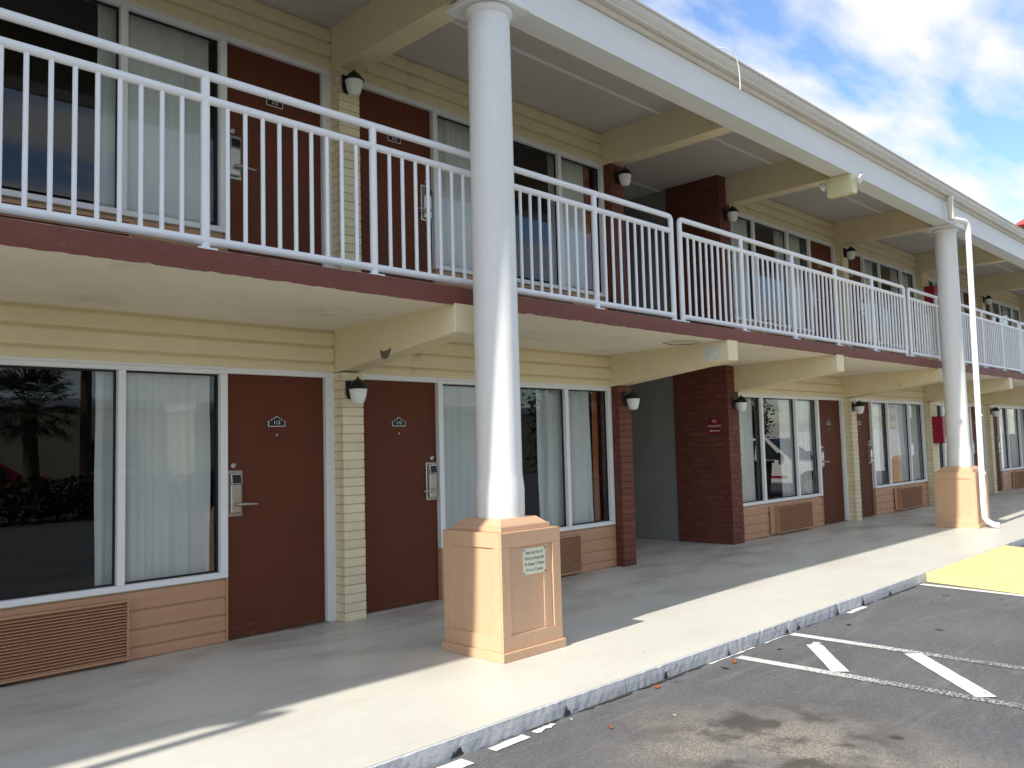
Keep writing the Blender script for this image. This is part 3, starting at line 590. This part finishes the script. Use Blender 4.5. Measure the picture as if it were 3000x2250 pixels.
# ------------------------------------------------------------------ columns
def make_column(x, y, label):
    t = empty('porch_column', (x, y, 0)); tag(t, label, 'column', 'porch columns on square pedestals')
    MB().lathe([(0.178, 0.945), (0.180, 1.15), (0.176, 1.20), (0.1695, 1.25), (0.168, 1.3), (0.1655, 3.0), (0.1625, 4.79)], n=40).build('shaft', column_m, t)
    mb = MB().lathe([(0.163, 4.74), (0.185, 4.76), (0.19, 4.79), (0.175, 4.80)], n=40); mb.build('necking', column_m, t)
    MB().box(-0.235, 0.235, -0.225, 0.235, 4.80, 4.8465).build('capital', column_m, t, (0, 0, 0), 0.006)
    h = 0.305; base = MB()
    base.box(-h+0.014, h-0.014, -h+0.014, h-0.014, 0, 0.868)
    ped = base.build('pedestal', ped_m, t)
    MB().box(-0.3228, 0.3228, -0.3228, 0.3228, 0.0, 0.062).build('plinth', ped_m, ped, (0, 0, 0), 0.004)
    fw_, st = 2*h, 0.085
    for k in range(4):
        a = k*math.pi/2
        for nm, bx in (('rail', (-h+0.0006, h-0.0006, 0.0625, 0.165)), ('rail', (-h+0.0006, h-0.0006, 0.765, 0.868)), ('stile', (-h+0.0006, -h+st, 0.1655, 0.7645)), ('stile', (h-st, h-0.0006, 0.1655, 0.7645))):
            if k % 2: bx = (bx[0]+(0.019 if bx[0] < -h+0.01 else 0), bx[1]-(0.019 if bx[1] > h-0.01 else 0), bx[2], bx[3])
            MB().box(bx[0], bx[1], -h, -h+0.0185, bx[2], bx[3]).build(nm, ped_m, ped, (0, 0, 0), 0.0015, a)
        MB().box(0.13, 0.205, -h+0.008, -h+0.0139, 0.17, 0.555).build('backing_strip', ped_m, ped, (0, 0, 0), 0, a) if k == 0 else None
    def frustum(h0, h1, z0, z1):
        return MB().add([(-h0, -h0, z0), (h0, -h0, z0), (h0, h0, z0), (-h0, h0, z0), (-h1, -h1, z1), (h1, -h1, z1), (h1, h1, z1), (-h1, h1, z1)], [(3, 2, 1, 0), (4, 5, 6, 7), (0, 1, 5, 4), (1, 2, 6, 5), (2, 3, 7, 6), (3, 0, 4, 7)])
    frustum(0.256, 0.252, 0.8685, 0.905).build('cap_tier', ped_m, ped, (0, 0, 0), 0.003)
    frustum(0.24, 0.185, 0.9055, 0.952).build('cap_bevel', ped_m, ped, (0, 0, 0), 0.002)
    return t
col1 = make_column(1.198, -1.868, 'nearest white porch column on orange pedestal with notice plaque')
col2 = make_column(11.56, -1.865, 'far white porch column beside the white drainpipe')
make_column(-6.95, -1.868, 'white porch column outside the picture on the left'); 
make_column(19.76, -1.865, 'white porch column outside the picture on the right')

# drainpipes
def make_pipe(x, label, group='drainpipes at the columns'):
    t = empty('drainpipe', (x, -2.24, 0)); tag(t, label, 'drainpipe', group)
    r = 0.043
    def arc(c, a0, a1, rad, ax1, ax2, n=8):
        return [tuple(Vector(c)+Vector(ax1)*rad*math.cos(a0+(a1-a0)*i/n)+Vector(ax2)*rad*math.sin(a0+(a1-a0)*i/n) for i in range(n+1)) ]
    path = [(0.10, -0.17, 0.045), (0.07, -0.11, 0.055), (0.02, -0.035, 0.11), (0, -0.005, 0.17), (0.0, 0.0, 0.4), (0.06, 0.0, 2.5), (0.13, 0.0, 4.66)]
    path += list(arc((0.03, 0, 4.66+0.06), 0, math.pi/2, 0.10, (1, 0, 0), (0, 0, 1))[0:1][0]) if False else [(0.133, 0.0, 4.70), (0.131, 0.001, 4.74), (0.122, 0.003, 4.78), (0.105, 0.007, 4.81), (0.08, 0.012, 4.83), (0.045, 0.02, 4.84), (0.01, 0.028, 4.843), (-0.26, 0.11, 4.85)]
    MB().tube(path, r, 16).build('pipe', pipe_m, t)
    MB().tube([(-0.26, 0.12, 5.214), (-0.26, 0.125, 5.05), (-0.26, 0.115, 4.84)], 0.05, 14).build('outlet', gutter_m, t)
    for z in (0.85, 1.75): 
        f = (z-0.4)/4.3*0.13
        MB().tube([(f, -0.012, z-0.015), (f, -0.012, z+0.015)], r+0.006, 16).build('clip', pipe_m, t)
    return t
make_pipe(11.33, 'white plastic drainpipe at the far column with elbow at top')
make_pipe(-6.80, 'white plastic drainpipe outside the picture on the left')

# ------------------------------------------------------------------ railings
YR = -1.565; BAY = 1.2405
def railing(x0, bays, label):
    t = empty('balcony_railing', (x0, YR, 2.684)); tag(t, label, 'railing', 'white balcony railing panels')
    Lh = bays*BAY; zt, zm, zb = 3.765-2.684, 3.615-2.684, 2.745-2.684
    bend = 0.045
    path = [(0, 0, 0.0), (0, 0, zt-bend), (0.008, 0, zt-bend*0.4), (bend*0.45, 0, zt-0.006), (bend, 0, zt), (Lh-bend, 0, zt), (Lh-bend*0.45, 0, zt-0.006), (Lh-0.008, 0, zt-bend*0.4), (Lh, 0, zt-bend), (Lh, 0, 0)]
    MB().tube(path, 0.0275, 14).build('top_rail', rail_m, t)
    MB().tube([(0.02, 0, zm), (Lh-0.02, 0, zm)], 0.0265, 14).build('middle_rail', rail_m, t)
    MB().tube([(0.02, 0, zb), (Lh-0.02, 0, zb)], 0.0265, 14).build('bottom_rail', rail_m, t)
    if 'post' not in CACHE:
        CACHE['post'] = MB().tube([(0, 0, 0), (0, 0, zt-0.01)], 0.0275, 14).mesh('post'); CACHE['post'].materials.append(rail_m)
        CACHE['bal'] = MB().tube([(0, 0, zb), (0, 0, zm)], 0.0142, 10, False).mesh('baluster'); CACHE['bal'].materials.append(rail_m)
        CACHE['bp'] = MB().box(-0.06, 0.06, -0.045, 0.055, -0.004, 0.012).mesh('base_plate', 0.003); CACHE['bp'].materials.append(rail_m)
    for i in range(bays+1):
        if 0 < i < bays: link('post', CACHE['post'], None, t, (i*BAY, 0, 0))
        link('base_plate', CACHE['bp'], None, t, (i*BAY, 0, 0))
    for i in range(bays):
        for k in range(9): link('baluster', CACHE['bal'], None, t, (i*BAY+0.145+k*(BAY-0.29)/8+random.uniform(-0.002, 0.002), 0, 0))
railing(-2.17, 5, 'nearest white balcony railing panel, in front of door 213')
railing(4.19, 5, 'second white balcony railing panel, starting at the passage')
railing(10.59, 5, 'third white balcony railing panel, passing behind the far column')
railing(16.95, 5, 'fourth white balcony railing panel at the far right end')
railing(-8.53, 5, 'white balcony railing panel outside the picture on the left')

# ------------------------------------------------------------------ wall lanterns
def make_lantern(x, z, y, label):
    t = empty('wall_lantern', (x, y, z)); tag(t, label, 'wall lamp', 'black wall lanterns with frosted shades')
    if 'lan' not in CACHE:
        d = {}
        d['back_plate'] = (MB().prism_y([(-0.055, 0.085), (0.055, 0.085), (0.055, -0.03), (0.035, -0.075), (-0.035, -0.075), (-0.055, -0.03)], -0.022, 0).mesh('back_plate', 0.004), black_m)
        d['arm'] = (MB().tube([(0, -0.018, 0.02), (0, -0.06, 0.05), (0, -0.115, 0.055)], [0.014, 0.012, 0.02], 10).mesh('arm'), black_m)
        d['cap'] = (MB().lathe([(0.0, 0.118), (0.008, 0.112), (0.009, 0.098), (0.02, 0.092), (0.05, 0.07), (0.068, 0.045), (0.074, 0.028), (0.09, 0.018), (0.09, 0.006), (0.07, 0.004)], (0, -0.115), 24).mesh('cap'), black_m)
        d['shade'] = (MB().lathe([(0.078, 0.006), (0.078, -0.01), (0.068, -0.06), (0.056, -0.1), (0.045, -0.12), (0.026, -0.128), (0.0, -0.13)], (0, -0.115), 24).mesh('shade'), frost)
        for k, (me, m) in d.items(): me.materials.append(m)
        CACHE['lan'] = d
    for k, (me, m) in CACHE['lan'].items(): link(k, me, None, t)
    return t
FLN = ('ground floor', 'upper floor')
for fl, z0 in ((0, 0.0), (1, H)):
    zl = z0+1.99
    make_lantern(1.075, zl, -0.152, 'nearest black lantern on the %s, on cream pier between two brown doors' % FLN[fl])
    make_lantern(5.075, zl, -0.132, 'black lantern on red brick pier left of the %s passage' % FLN[fl])
    make_lantern(7.665, zl, -0.112, 'black lantern on red brick wall end right of the %s passage' % FLN[fl])
    make_lantern(11.665, zl, -0.152, 'black lantern on %s cream pier, first pier right of the passage' % FLN[fl])
    make_lantern(19.735, zl, -0.152, 'farthest black lantern on the %s, near the right edge' % FLN[fl])

# ------------------------------------------------------------------ small fittings
for fl, z0 in ((0, 0.0), (1, H)):
    t = empty('extinguisher_cabinet', (15.72, -0.152, z0+1.28)); tag(t, 'red extinguisher cabinet on the %s pier behind the far column' % FLN[fl], 'cabinet', 'red extinguisher cabinets')
    MB().box(-0.13, 0.17, -0.20, 0, 0, 0.56).build('body', red_m, t, (0, 0, 0), 0.006)
    MB().box(-0.115, 0.155, -0.206, -0.2005, 0.015, 0.545).build('door_panel', red_m, t, (0, 0, 0), 0.002)
    MB().box(0.0, 0.14, -0.2075, -0.2065, 0.02, 0.14).build('notice', white_m, t)
    MB().tube([(0.13, -0.205, 0.3), (0.13, -0.225, 0.3), (0.13, -0.225, 0.36), (0.13, -0.205, 0.36)], 0.006, 8).build('pull', steel, t)
# emergency light under the roof beam
t = empty('emergency_light', (7.47, -1.88, 4.59)); tag(t, 'cream emergency light box with two lamp heads under the roof beam', 'lamp')
MB().prism_y([(0, 0), (0.12, 0.0), (0.15, 0.02), (0.15, 0.2565), (0.0, 0.2565)], -0.17, 0.17).build('housing', flood_m, t, (0, 0, 0), 0.008)
for s in (-1, 1):
    MB().tube([(0.06, s*0.165, 0.17), (0.06, s*0.20, 0.17)], 0.02, 10).build('neck', white_m, t)
    MB().tube([(0.06, s*0.20, 0.19), (0.06, s*0.215, 0.185), (0.06, s*0.25, 0.165), (0.06, s*0.262, 0.158)], [0.03, 0.045, 0.06, 0.058], 18).build('lamp_head', white_m, t)
# cable over the gutter
cb = MB().tube([(4.05, -2.04, 5.385), (4.15, -2.10, 5.405), (4.25, -2.16, 5.40), (4.33, -2.19, 5.375), (4.38, -2.20, 5.33), (4.42, -2.20, 5.25), (4.445, -2.195, 5.13), (4.45, -2.19, 5.02)], 0.0048, 8).build('loose_cable', pipe_m)
tag(cb, 'loose white cable hanging over the gutter edge', 'cable')
# notice plaque on the pedestal
t = empty('notice_plaque', (1.198+0.035, -1.868-0.2912, 0.65)); tag(t, 'small cream notice plaque screwed to the near pedestal', 'sign')
MB().box(-0.118, 0.118, -0.004, 0, -0.092, 0.092).build('plate', plaque_m, t, (0, 0, 0), 0.001)
for i, s in enumerate(('Please Lock Your Car', 'We are not Responsible', 'For Damage To Vehicles', 'Or Loss of Contents.')):
    o = link('lettering', text_mesh('lettering', s, 0.0205, ink_green, 0.15), None, t, (0, -0.0046, 0.06-0.04*i)); o.rotation_euler.x = R(90); o.scale.y = 1.55; o.scale.x = 1.0
for sx in (-1, 1):
    for sz in (-1, 1): MB().tube([(sx*0.108, 0, sz*0.082), (sx*0.108, -0.008, sz*0.082)], 0.0055, 8).build('screw', black_m, t)
# arrow sign on the passage wall
t = empty('direction_sign', (7.497, 0.118, 1.68)); tag(t, 'small maroon arrow sign on red brick wall of the passage', 'sign')
MB().box(-0.006, 0, -0.105, 0.105, -0.12, 0.11).build('board', sign_red, t)
for s, sz, z in (('ICE', 0.052, 0.06), ('REFRESHMENTS', 0.030, -0.01)):
    o = link('lettering', text_mesh('lettering', s, sz, paint_w), None, t, (-0.0066, 0, z)); o.rotation_euler = (R(90), 0, R(-90)); o.scale.y = 1.5 if 'REF' in s else 1
MB().add([(-0.0068, y, z) for y, z in ((0.09, -0.075), (0.05, -0.058), (0.05, -0.069), (-0.085, -0.069), (-0.085, -0.081), (0.05, -0.081), (0.05, -0.092))], [(0, 1, 2, 3, 4, 5, 6)]).build('arrow', paint_w, t)

# ------------------------------------------------------------------ curtains
def curtain(x0, x1, z0, z1, label, m=None, y=0.115, seed=0, amp=0.03, lean=0.0, name='curtain', group='sheer curtains'):
    rr = random.Random(seed); L_ = x1-x0; nx = max(24, int(L_/0.011)); nz_ = 10
    waves = [(rr.uniform(13, 30), rr.uniform(0, 6.28), rr.uniform(0.5, 1)) for _ in range(3)]+[(rr.uniform(50, 80), rr.uniform(0, 6.28), 0.35)]
    dr = [rr.uniform(-1.2, 1.2) for _ in waves]
    vs = []
    for k in range(nz_+1):
        t = k/nz_; z = z1+(z0-z1)*t
        for i in range(nx+1):
            u = i/nx; x = x0+L_*u+lean*t*(u-0.5)*2*0.03
            yy = sum(a*math.sin(f*(x-x0)+p+d_*t) for (f, p, a), d_ in zip(waves, dr))*amp*(0.75+0.4*t)/1.3
            vs.append((x-x0+0.004*math.sin(9*t+i), yy, z-z0))
    fs = [(k*(nx+1)+i, k*(nx+1)+i+1, (k+1)*(nx+1)+i+1, (k+1)*(nx+1)+i) for k in range(nz_) for i in range(nx)]
    mb = MB(); mb.add(vs, fs, True)
    o = mb.build(name, m or curtain_m, None, (x0, y, z0)); tag(o, label, 'curtain', group); return o
place = {113: 'leftmost {f} window', 115: '{f} window behind the near column', 117: 'first {f} window right of the passage', 119: 'second {f} window right of the passage', 121: 'third {f} window right of the passage', 123: 'fourth {f} window right of the passage'}
for (n_, wx0, wx1, ux0, ux1, ty) in UNITS:
    if n_ not in place: continue
    for fl, z0 in ((0, 0.0), (1, H)):
        ph = place[n_].format(d=n_+100*fl, f=FLN[fl])
        a, b = wx0+0.03, wx1-0.03
        c0 = wx0+FR+NP
        rr = random.Random(n_*3+fl)
        # (left panel span, right panel span)
        if n_ == 113: sp = ((a, a+0.6), (wx1-FR-NP-ML-0.13, wx1-0.10))
        elif n_ == 115: sp = ((a, a+0.95) if fl == 0 else (a, a+0.85), (wx1-FR-NP-ML-0.34, wx1-0.245) if fl == 0 else (wx1-FR-NP-ML-0.02, wx1-0.245))
        else: sp = ((a, c0-0.03+rr.uniform(-0.05, 0.05)), (wx1-FR-NP-ML-rr.uniform(0.15, 0.4), b-rr.uniform(0.03, 0.12)))
        curtain(*sp[0], z0+0.40, z0+2.17, 'left pale sheer curtain of the '+ph, seed=n_+fl*7)
        curtain(*sp[1], z0+0.40, z0+2.17, 'right pale sheer curtain of the '+ph, seed=n_*2+fl*7+1)
        if n_ == 115: curtain(wx1-0.235, wx1-0.115, z0+0.40, z0+2.17, 'narrow rust orange drape in the %s window beside the brick pier' % FLN[fl], orange_m, 0.115, 5+fl, 0.008, name='drape', group='rust orange drapes')

# ------------------------------------------------------------------ litter on the asphalt
def leaf(x, y, a, label, s=1.0, m=leaf_m, nm='dry_leaf', cat='leaf', group='fallen leaves'):
    pts = [(-0.04, 0, 0.004), (-0.015, 0.02, 0.012), (0.02, 0.022, 0.02), (0.05, 0, 0.012), (0.02, -0.02, 0.005), (-0.015, -0.018, 0.003), (0, 0, 0.0)]
    mb = MB(); s *= 0.75; P = [(p[0]*s, p[1]*s, p[2]*s) for p in pts]
    mb.add(P+[(p[0], p[1], p[2]+0.0015) for p in P], [(0, 1, 6), (1, 2, 6), (2, 3, 6), (3, 4, 6), (4, 5, 6), (5, 0, 6), (7, 13, 8), (8, 13, 9), (9, 13, 10), (10, 13, 11), (11, 13, 12), (12, 13, 7)])
    o = mb.build(nm, m, None, (x, y, LOT+0.003), 0, a); tag(o, label, cat, group)
leaf(2.20, -3.16, 0.4, 'orange leaf lying nearest the end of the left bay line'); leaf(2.02, -3.2, 1.9, 'orange leaf left of the white bay lines by the kerb')
leaf(3.85, -3.28, 2.5, 'orange leaf near the kerb beyond the hatched bay', 0.8); leaf(1.35, -3.10, 0.2, 'red leaf against the kerb in front of the near pedestal', 0.9); leaf(0.55, -3.35, 1.1, 'reddish leaf on asphalt near the bottom of the picture', 0.8)
leaf(5.3, -3.45, 0.7, 'small leaf on asphalt left of the yellow ramp', 0.6)
for x, y, s, lb in ((2.75, -3.22, 1.5, 'white paper scrap between the two bay lines by the kerb'), (0.95, -3.5, 0.7, 'white scrap on asphalt in front of the near pedestal'), (0.52, -3.09, 0.6, 'white scrap lying against the kerb at lower left'), (3.95, -3.13, 0.7, 'white scrap by the kerb near the chipped joint')):
    leaf(x, y, s*2, lb, s*0.7, litter_m, 'paper_scrap', 'litter', 'white paper scraps')

# ------------------------------------------------------------------ what the windows mirror: across the parking lot
def car(name, x, y, rz, paint, label, cat, kind):
    t = empty(name, (x, y, LOT), rz); tag(t, label, cat)
    hw = 0.98 if kind == 'truck' else 0.88
    if kind == 'truck':
        body = [(-2.75, 0.55), (-2.75, 1.12), (-0.85, 1.12), (-0.85, 1.16), (1.05, 1.16), (2.55, 1.06), (2.75, 0.9), (2.75, 0.45), (-2.7, 0.45)]
        cab = [(-0.85, 1.16), (-0.70, 1.88), (0.15, 1.90), (1.05, 1.16)]; gl = [[(-0.68, 1.2), (-0.58, 1.8), (-0.12, 1.82), (-0.12, 1.2)], [(-0.04, 1.2), (-0.04, 1.82), (0.12, 1.82), (0.82, 1.2)]]
        wy = (-1.75, 1.75); wr = 0.39
    else:
        body = [(-2.2, 0.4), (-2.25, 0.95), (-1.1, 1.0), (1.0, 0.95), (2.15, 0.75), (2.2, 0.4), (2.1, 0.3), (-2.1, 0.3)]
        cab = [(-1.5, 0.97), (-0.9, 1.42), (0.2, 1.43), (1.05, 0.95)]; gl = [[(-1.15, 1.0), (-0.8, 1.36), (-0.3, 1.38), (-0.3, 1.0)], [(-0.22, 1.0), (-0.22, 1.38), (0.15, 1.38), (0.78, 1.0)]]
        wy = (-1.35, 1.35); wr = 0.32
    MB().prism_x(body, -hw, hw).build('body', paint, t, (0, 0, 0), 0.04)
    n = len(cab); ci = hw*0.80
    vs = [(-hw*0.97 if z < 1.3 else -ci, yv, z) for yv, z in cab]+[(hw*0.97 if z < 1.3 else ci, yv, z) for yv, z in cab]
    MB().add(vs, [(i, (i+1) % n, n+(i+1) % n, n+i) for i in range(n)]+[tuple(range(n)), tuple(range(n, 2*n))[::-1]]).build('cab', paint, t, (0, 0, 0), 0.03)
    zb, zt = cab[0][1], cab[1][1]
    for s in (-1, 1):
        for q in gl:
            P = [(s*(hw*0.97+(ci-hw*0.97)*(z-zb)/(zt-zb)+0.006), yv, z) for yv, z in q]
            MB().add(P, [tuple(range(4))]).build('side_window', car_glass, t)
        for yv in wy:
            MB().tube([(s*(hw-0.22), yv, wr), (s*(hw+0.005), yv, wr)], wr, 24).build('wheel', tyre_m, t)
            MB().tube([(s*(hw-0.1), yv, wr), (s*(hw+0.015), yv, wr)], [wr*0.62, wr*0.55], 18).build('rim', steel, t)
            MB().tube([(s*(hw-0.3), yv, wr+0.02), (s*(hw+0.003), yv, wr+0.02)], wr+0.07, 24).build('wheel_arch', tyre_m, t)
        if kind == 'truck':
            MB().box(s*hw-0.004, s*hw+0.004, -0.9, 0.9, 0.62, 0.70).build('stripe', car_red, t)
            MB().box(min(s*hw, s*(hw+0.2)), max(s*hw, s*(hw+0.2)), 0.62, 0.78, 1.2, 1.42).build('mirror', black_m, t, (0, 0, 0), 0.02)
    wsh = [(-ci*0.96, cab[2][0]+0.06, zt-0.03), (ci*0.96, cab[2][0]+0.06, zt-0.03), (hw*0.9, cab[3][0]-0.02, zb+0.05), (-hw*0.9, cab[3][0]-0.02, zb+0.05)]
    MB().add([(a_, b_+0.01, c_+0.01) for a_, b_, c_ in wsh], [(0, 1, 2, 3)]).build('windscreen', car_glass, t)
    return t
tk = car('pickup_truck', 18.5, -4.92, 0, car_white, 'white pickup truck with red side stripe parked facing the motel', 'truck', 'truck'); tk.scale = (0.84, 0.84, 0.84)
car('parked_car', 3.4, -23.5, R(85), car_red, 'red car parked across the lot under the palm', 'car', 'car')
def palm(x, y, h, label, seed):
    rr = random.Random(seed); t = empty('palm_tree', (x, y, LOT)); tag(t, label, 'tree', 'palms across the lot')
    MB().tube([(0.03*math.sin(k), 0.02*k/6, h*k/6) for k in range(7)], [0.24-0.012*k for k in range(7)], 10).build('trunk', bark_m, t)
    mb = MB()
    for f in range(46):
        az = rr.uniform(0, 6.283); el = rr.uniform(-0.75, 1.35); st = Vector((math.cos(az)*math.cos(el), math.sin(az)*math.cos(el), math.sin(el)))
        c = Vector((0, 0, h))+st*rr.uniform(0.7, 1.0); side = st.cross(Vector((0, 0, 1))).normalized(); upv = side.cross(st).normalized()
        mb.tube([(0, 0, h-0.1), tuple(c)], 0.014, 4, False)
        for k in range(22):
            th = -1.75+3.5*k/21; d_ = (st*math.cos(th)+side*math.sin(th)).normalized(); ln = rr.uniform(0.55, 0.8)*(1-0.2*abs(th)/1.75)
            q = c+d_*ln*0.6+upv*rr.uniform(-0.03, 0.05); e_ = c+d_*ln+Vector((0, 0, -0.16*ln))+upv*rr.uniform(-0.08, 0.05); wv = d_.cross(upv)*0.022
            mb.add([c, q+wv, e_, q-wv], [(0, 1, 2, 3)])
    mb.build('crown', palm_m, t)
palm(1.75, -17.0, 3.35, 'tall fan palm across the lot, nearer one', 3); palm(4.3, -20.0, 3.0, 'fan palm across the lot, behind the red car', 5); palm(-3.5, -19.0, 3.6, 'fan palm across the lot at far left', 8)
t = empty('neighbouring_building', (8, -29.2, LOT)); tag(t, 'pale flat roofed building across the parking lot', 'building')
MB().box(-32, 3.99, -8, 0, 0, 3.5).build('wall', across_m, t); MB().box(-32.3, 3.9, -8.3, 0.2, 3.5, 3.85).build('parapet', white_m, t)
MB().box(4, 26, -8, 2.8, 0, 3.3).build('wing', across_m, t); MB().box(3.95, 26.3, -8.3, 3.0, 3.3, 3.62).build('wing_parapet', white_m, t)
for k in range(6):
    w_ = MB().box(-29+6*k, -27+6*k, 0.001, 0.03, 1.0, 2.2).build('window', car_glass, t); MB().box(-29.08+6*k, -26.92+6*k, 0.0, 0.05, 0.92, 1.0).build('sill', white_m, w_)
t = empty('lamp_post', (4.6, -16.6, LOT)); tag(t, 'dark wooden lamp post with floodlight across the lot', 'lamp post')
MB().tube([(0, 0, 0), (0, 0, 6.8)], [0.15, 0.12], 12).build('pole', bark_m, t); MB().box(-0.45, -0.12, 0.05, 0.35, 3.75, 4.0).build('floodlight', steel, t, (0, 0, 0), 0.02)
def hedge(x0, x1, y, h, label, seed):
    rr = random.Random(seed); mb = MB()
    for k in range(int((x1-x0)*(420 if h < 2 else 1300))):
        c = Vector((rr.uniform(x0, x1), y+rr.gauss(0, 0.45), rr.uniform(0.05, 1)**0.7*h*(0.75+0.25*math.sin(rr.uniform(0, 6)))))
        a = rr.uniform(0, 6.28); b_ = rr.uniform(-1, 1); u = Vector((math.cos(a), math.sin(a), b_)).normalized()*rr.uniform(0.06, 0.13); v = u.orthogonal().normalized()*rr.uniform(0.04, 0.08)
        mb.add([c-u, c+v, c+u, c-v], [(0, 1, 2, 3)])
    o = mb.build('hedge', hedge_m, None, (0, 0, LOT)); tag(o, label, 'hedge'); return o
hedge(-7, 16, -16.6, 1.12, 'low green hedge along the far side of the lot', 4)
hedge(22, 40, -17, 5.5, 'tall green tree belt beyond the parked pickup', 6)
t = empty('board_fence', (35.6, -13.5, LOT)); tag(t, 'white board fence at the far end of the lot', 'fence')
for k in range(28): MB().box(0, 0.04, k*0.36-0.17, k*0.36+0.17, 0, 1.85).build('fence_board', white_m, t)
t = empty('waste_bin', (15.0, -3.62, LOT)); tag(t, 'black wheeled waste bin standing by the pickup', 'bin')
MB().add([(-0.25, -0.25, 0.05), (0.25, -0.25, 0.05), (0.25, 0.25, 0.05), (-0.25, 0.25, 0.05), (-0.32, -0.32, 1.0), (0.32, -0.32, 1.0), (0.32, 0.32, 1.0), (-0.32, 0.32, 1.0)], [(3, 2, 1, 0), (4, 5, 6, 7), (0, 1, 5, 4), (1, 2, 6, 5), (2, 3, 7, 6), (3, 0, 4, 7)]).build('body', black_m, t, (0, 0, 0), 0.02)
MB().box(-0.35, 0.35, -0.35, 0.36, 1.001, 1.06).build('lid', black_m, t, (0, 0, 0), 0.015)
for s in (-1, 1): MB().tube([(s*0.26, 0.24, 0.1), (s*0.31, 0.24, 0.1)], 0.1, 14).build('wheel', tyre_m, t)

# red roofed tower beyond the motel
t = empty('far_tower', (43, 0.2, LOT)); tag(t, 'red roof of a taller block beyond the motel', 'building')
MB().box(-3, 3, -3, 3, 0, 10.8).build('wall', across_m, t)
MB().add([(-3.6, -3.6, 10.8), (3.6, -3.6, 10.8), (3.6, 3.6, 10.8), (-3.6, 3.6, 10.8), (-0.4, -0.4, 13.4), (0.4, -0.4, 13.4), (0.4, 0.4, 13.4), (-0.4, 0.4, 13.4)], [(3, 2, 1, 0), (4, 5, 6, 7), (0, 1, 5, 4), (1, 2, 6, 5), (2, 3, 7, 6), (3, 0, 4, 7)]).build('roof', redroof_m, t)

# peeled paint and patches on beams and soffit
t = MB().add([(0, y, z) for y, z in ((-0.70, 2.245), (-0.683, 2.305), (-0.705, 2.283), (-0.735, 2.277), (-0.765, 2.276), (-0.80, 2.283), (-0.845, 2.298), (-0.835, 2.262), (-0.81, 2.225), (-0.765, 2.205), (-0.72, 2.213))], [tuple(range(11))]).build('peeled_patch', mat('bare_metal_grey', (0.17, 0.14, 0.12), 0.8, 0.1, 20), bld, (0.9992, 0, 0))
t = MB().add([(0, y, z) for y, z in ((-1.345, 2.345), (-1.33, 2.42), (-1.35, 2.49), (-1.42, 2.525), (-1.52, 2.50), (-1.54, 2.42), (-1.49, 2.35))], [tuple(range(7))]).build('filler_patch', mat('pale_filler', (0.66, 0.66, 0.60), 0.8, 0.1, 9), bld, (4.9442, 0, 0))

t = MB().add([(x, y, 0) for x, y in ((4.45, -1.13), (4.55, -1.10), (4.75, -1.07), (4.88, -1.2), (4.9, -1.36), (4.75, -1.42), (4.55, -1.40), (4.42, -1.30))], [tuple(range(8))]).build('soffit_patch', mat('patched_plaster', (0.60, 0.52, 0.40), 0.9, 0.15, 9, 0.1, 40, 0.6, 40), bld, (0, 0, 2.5445))
MB().tube([(4.44, -1.14, 0), (4.52, -1.09, 0.001), (4.6, -1.10, 0), (4.68, -1.06, 0), (4.76, -1.07, 0), (4.85, -1.17, 0), (4.895, -1.30, 0)], [0.004, 0.006, 0.003, 0.009, 0.004, 0.006, 0.003], 6).build('crack', mat('crack_dark', (0.10, 0.08, 0.06), 0.9), bld, (0, 0, 2.5435))

grit_m = mat('grit_dark', (0.055, 0.048, 0.04), 0.95, 0.3, 30, 0.3, 90, 0.8, 90)
def grit(name, x0, x1, y, z, wmin, wmax, step=0.03, sgn=-1):
    n = int((x1-x0)/step); vs = []; fs = []; wv = 0
    for i in range(n+1):
        wv = max(0, min(1, wv+random.uniform(-0.35, 0.35))); x = x0+(x1-x0)*i/n
        vs += [(x, y, z), (x, y+sgn*(wmin+(wmax-wmin)*wv*wv), z)]
    MB().add(vs, [(2*i, 2*i+1, 2*i+3, 2*i+2) for i in range(n)]).build(name, grit_m, walk)
grit('kerb_grit', -6, 6.3, YC+0.004, LOT+0.0065, 0.003, 0.03); grit('kerb_grit', 9.4, 20, YC+0.004, LOT+0.0065, 0.004, 0.04)
for (n_, wx0, wx1, ux0, ux1, ty) in UNITS:
    grit('wall_grit', ux0, ux1, -0.012, 0.0035, 0.002, 0.03)

for cx_, cw_, cd_ in CHIPS:
    n = 9; rr = random.Random(int(cx_*100)); w_ = cw_*rr.uniform(0.5, 0.9)
    top = [(cx_-w_+2*w_*i/n, YC-0.0055, LOT+0.012+0.075*rr.random()*(1-abs(2*i/n-1))+0.004) for i in range(n+1)]
    MB().add([(x, y, LOT+0.007) for x, y, z in top]+top, [(i, i+1, n+2+i, n+1+i) for i in range(n)]).build('kerb_stain', grit_m, walk)
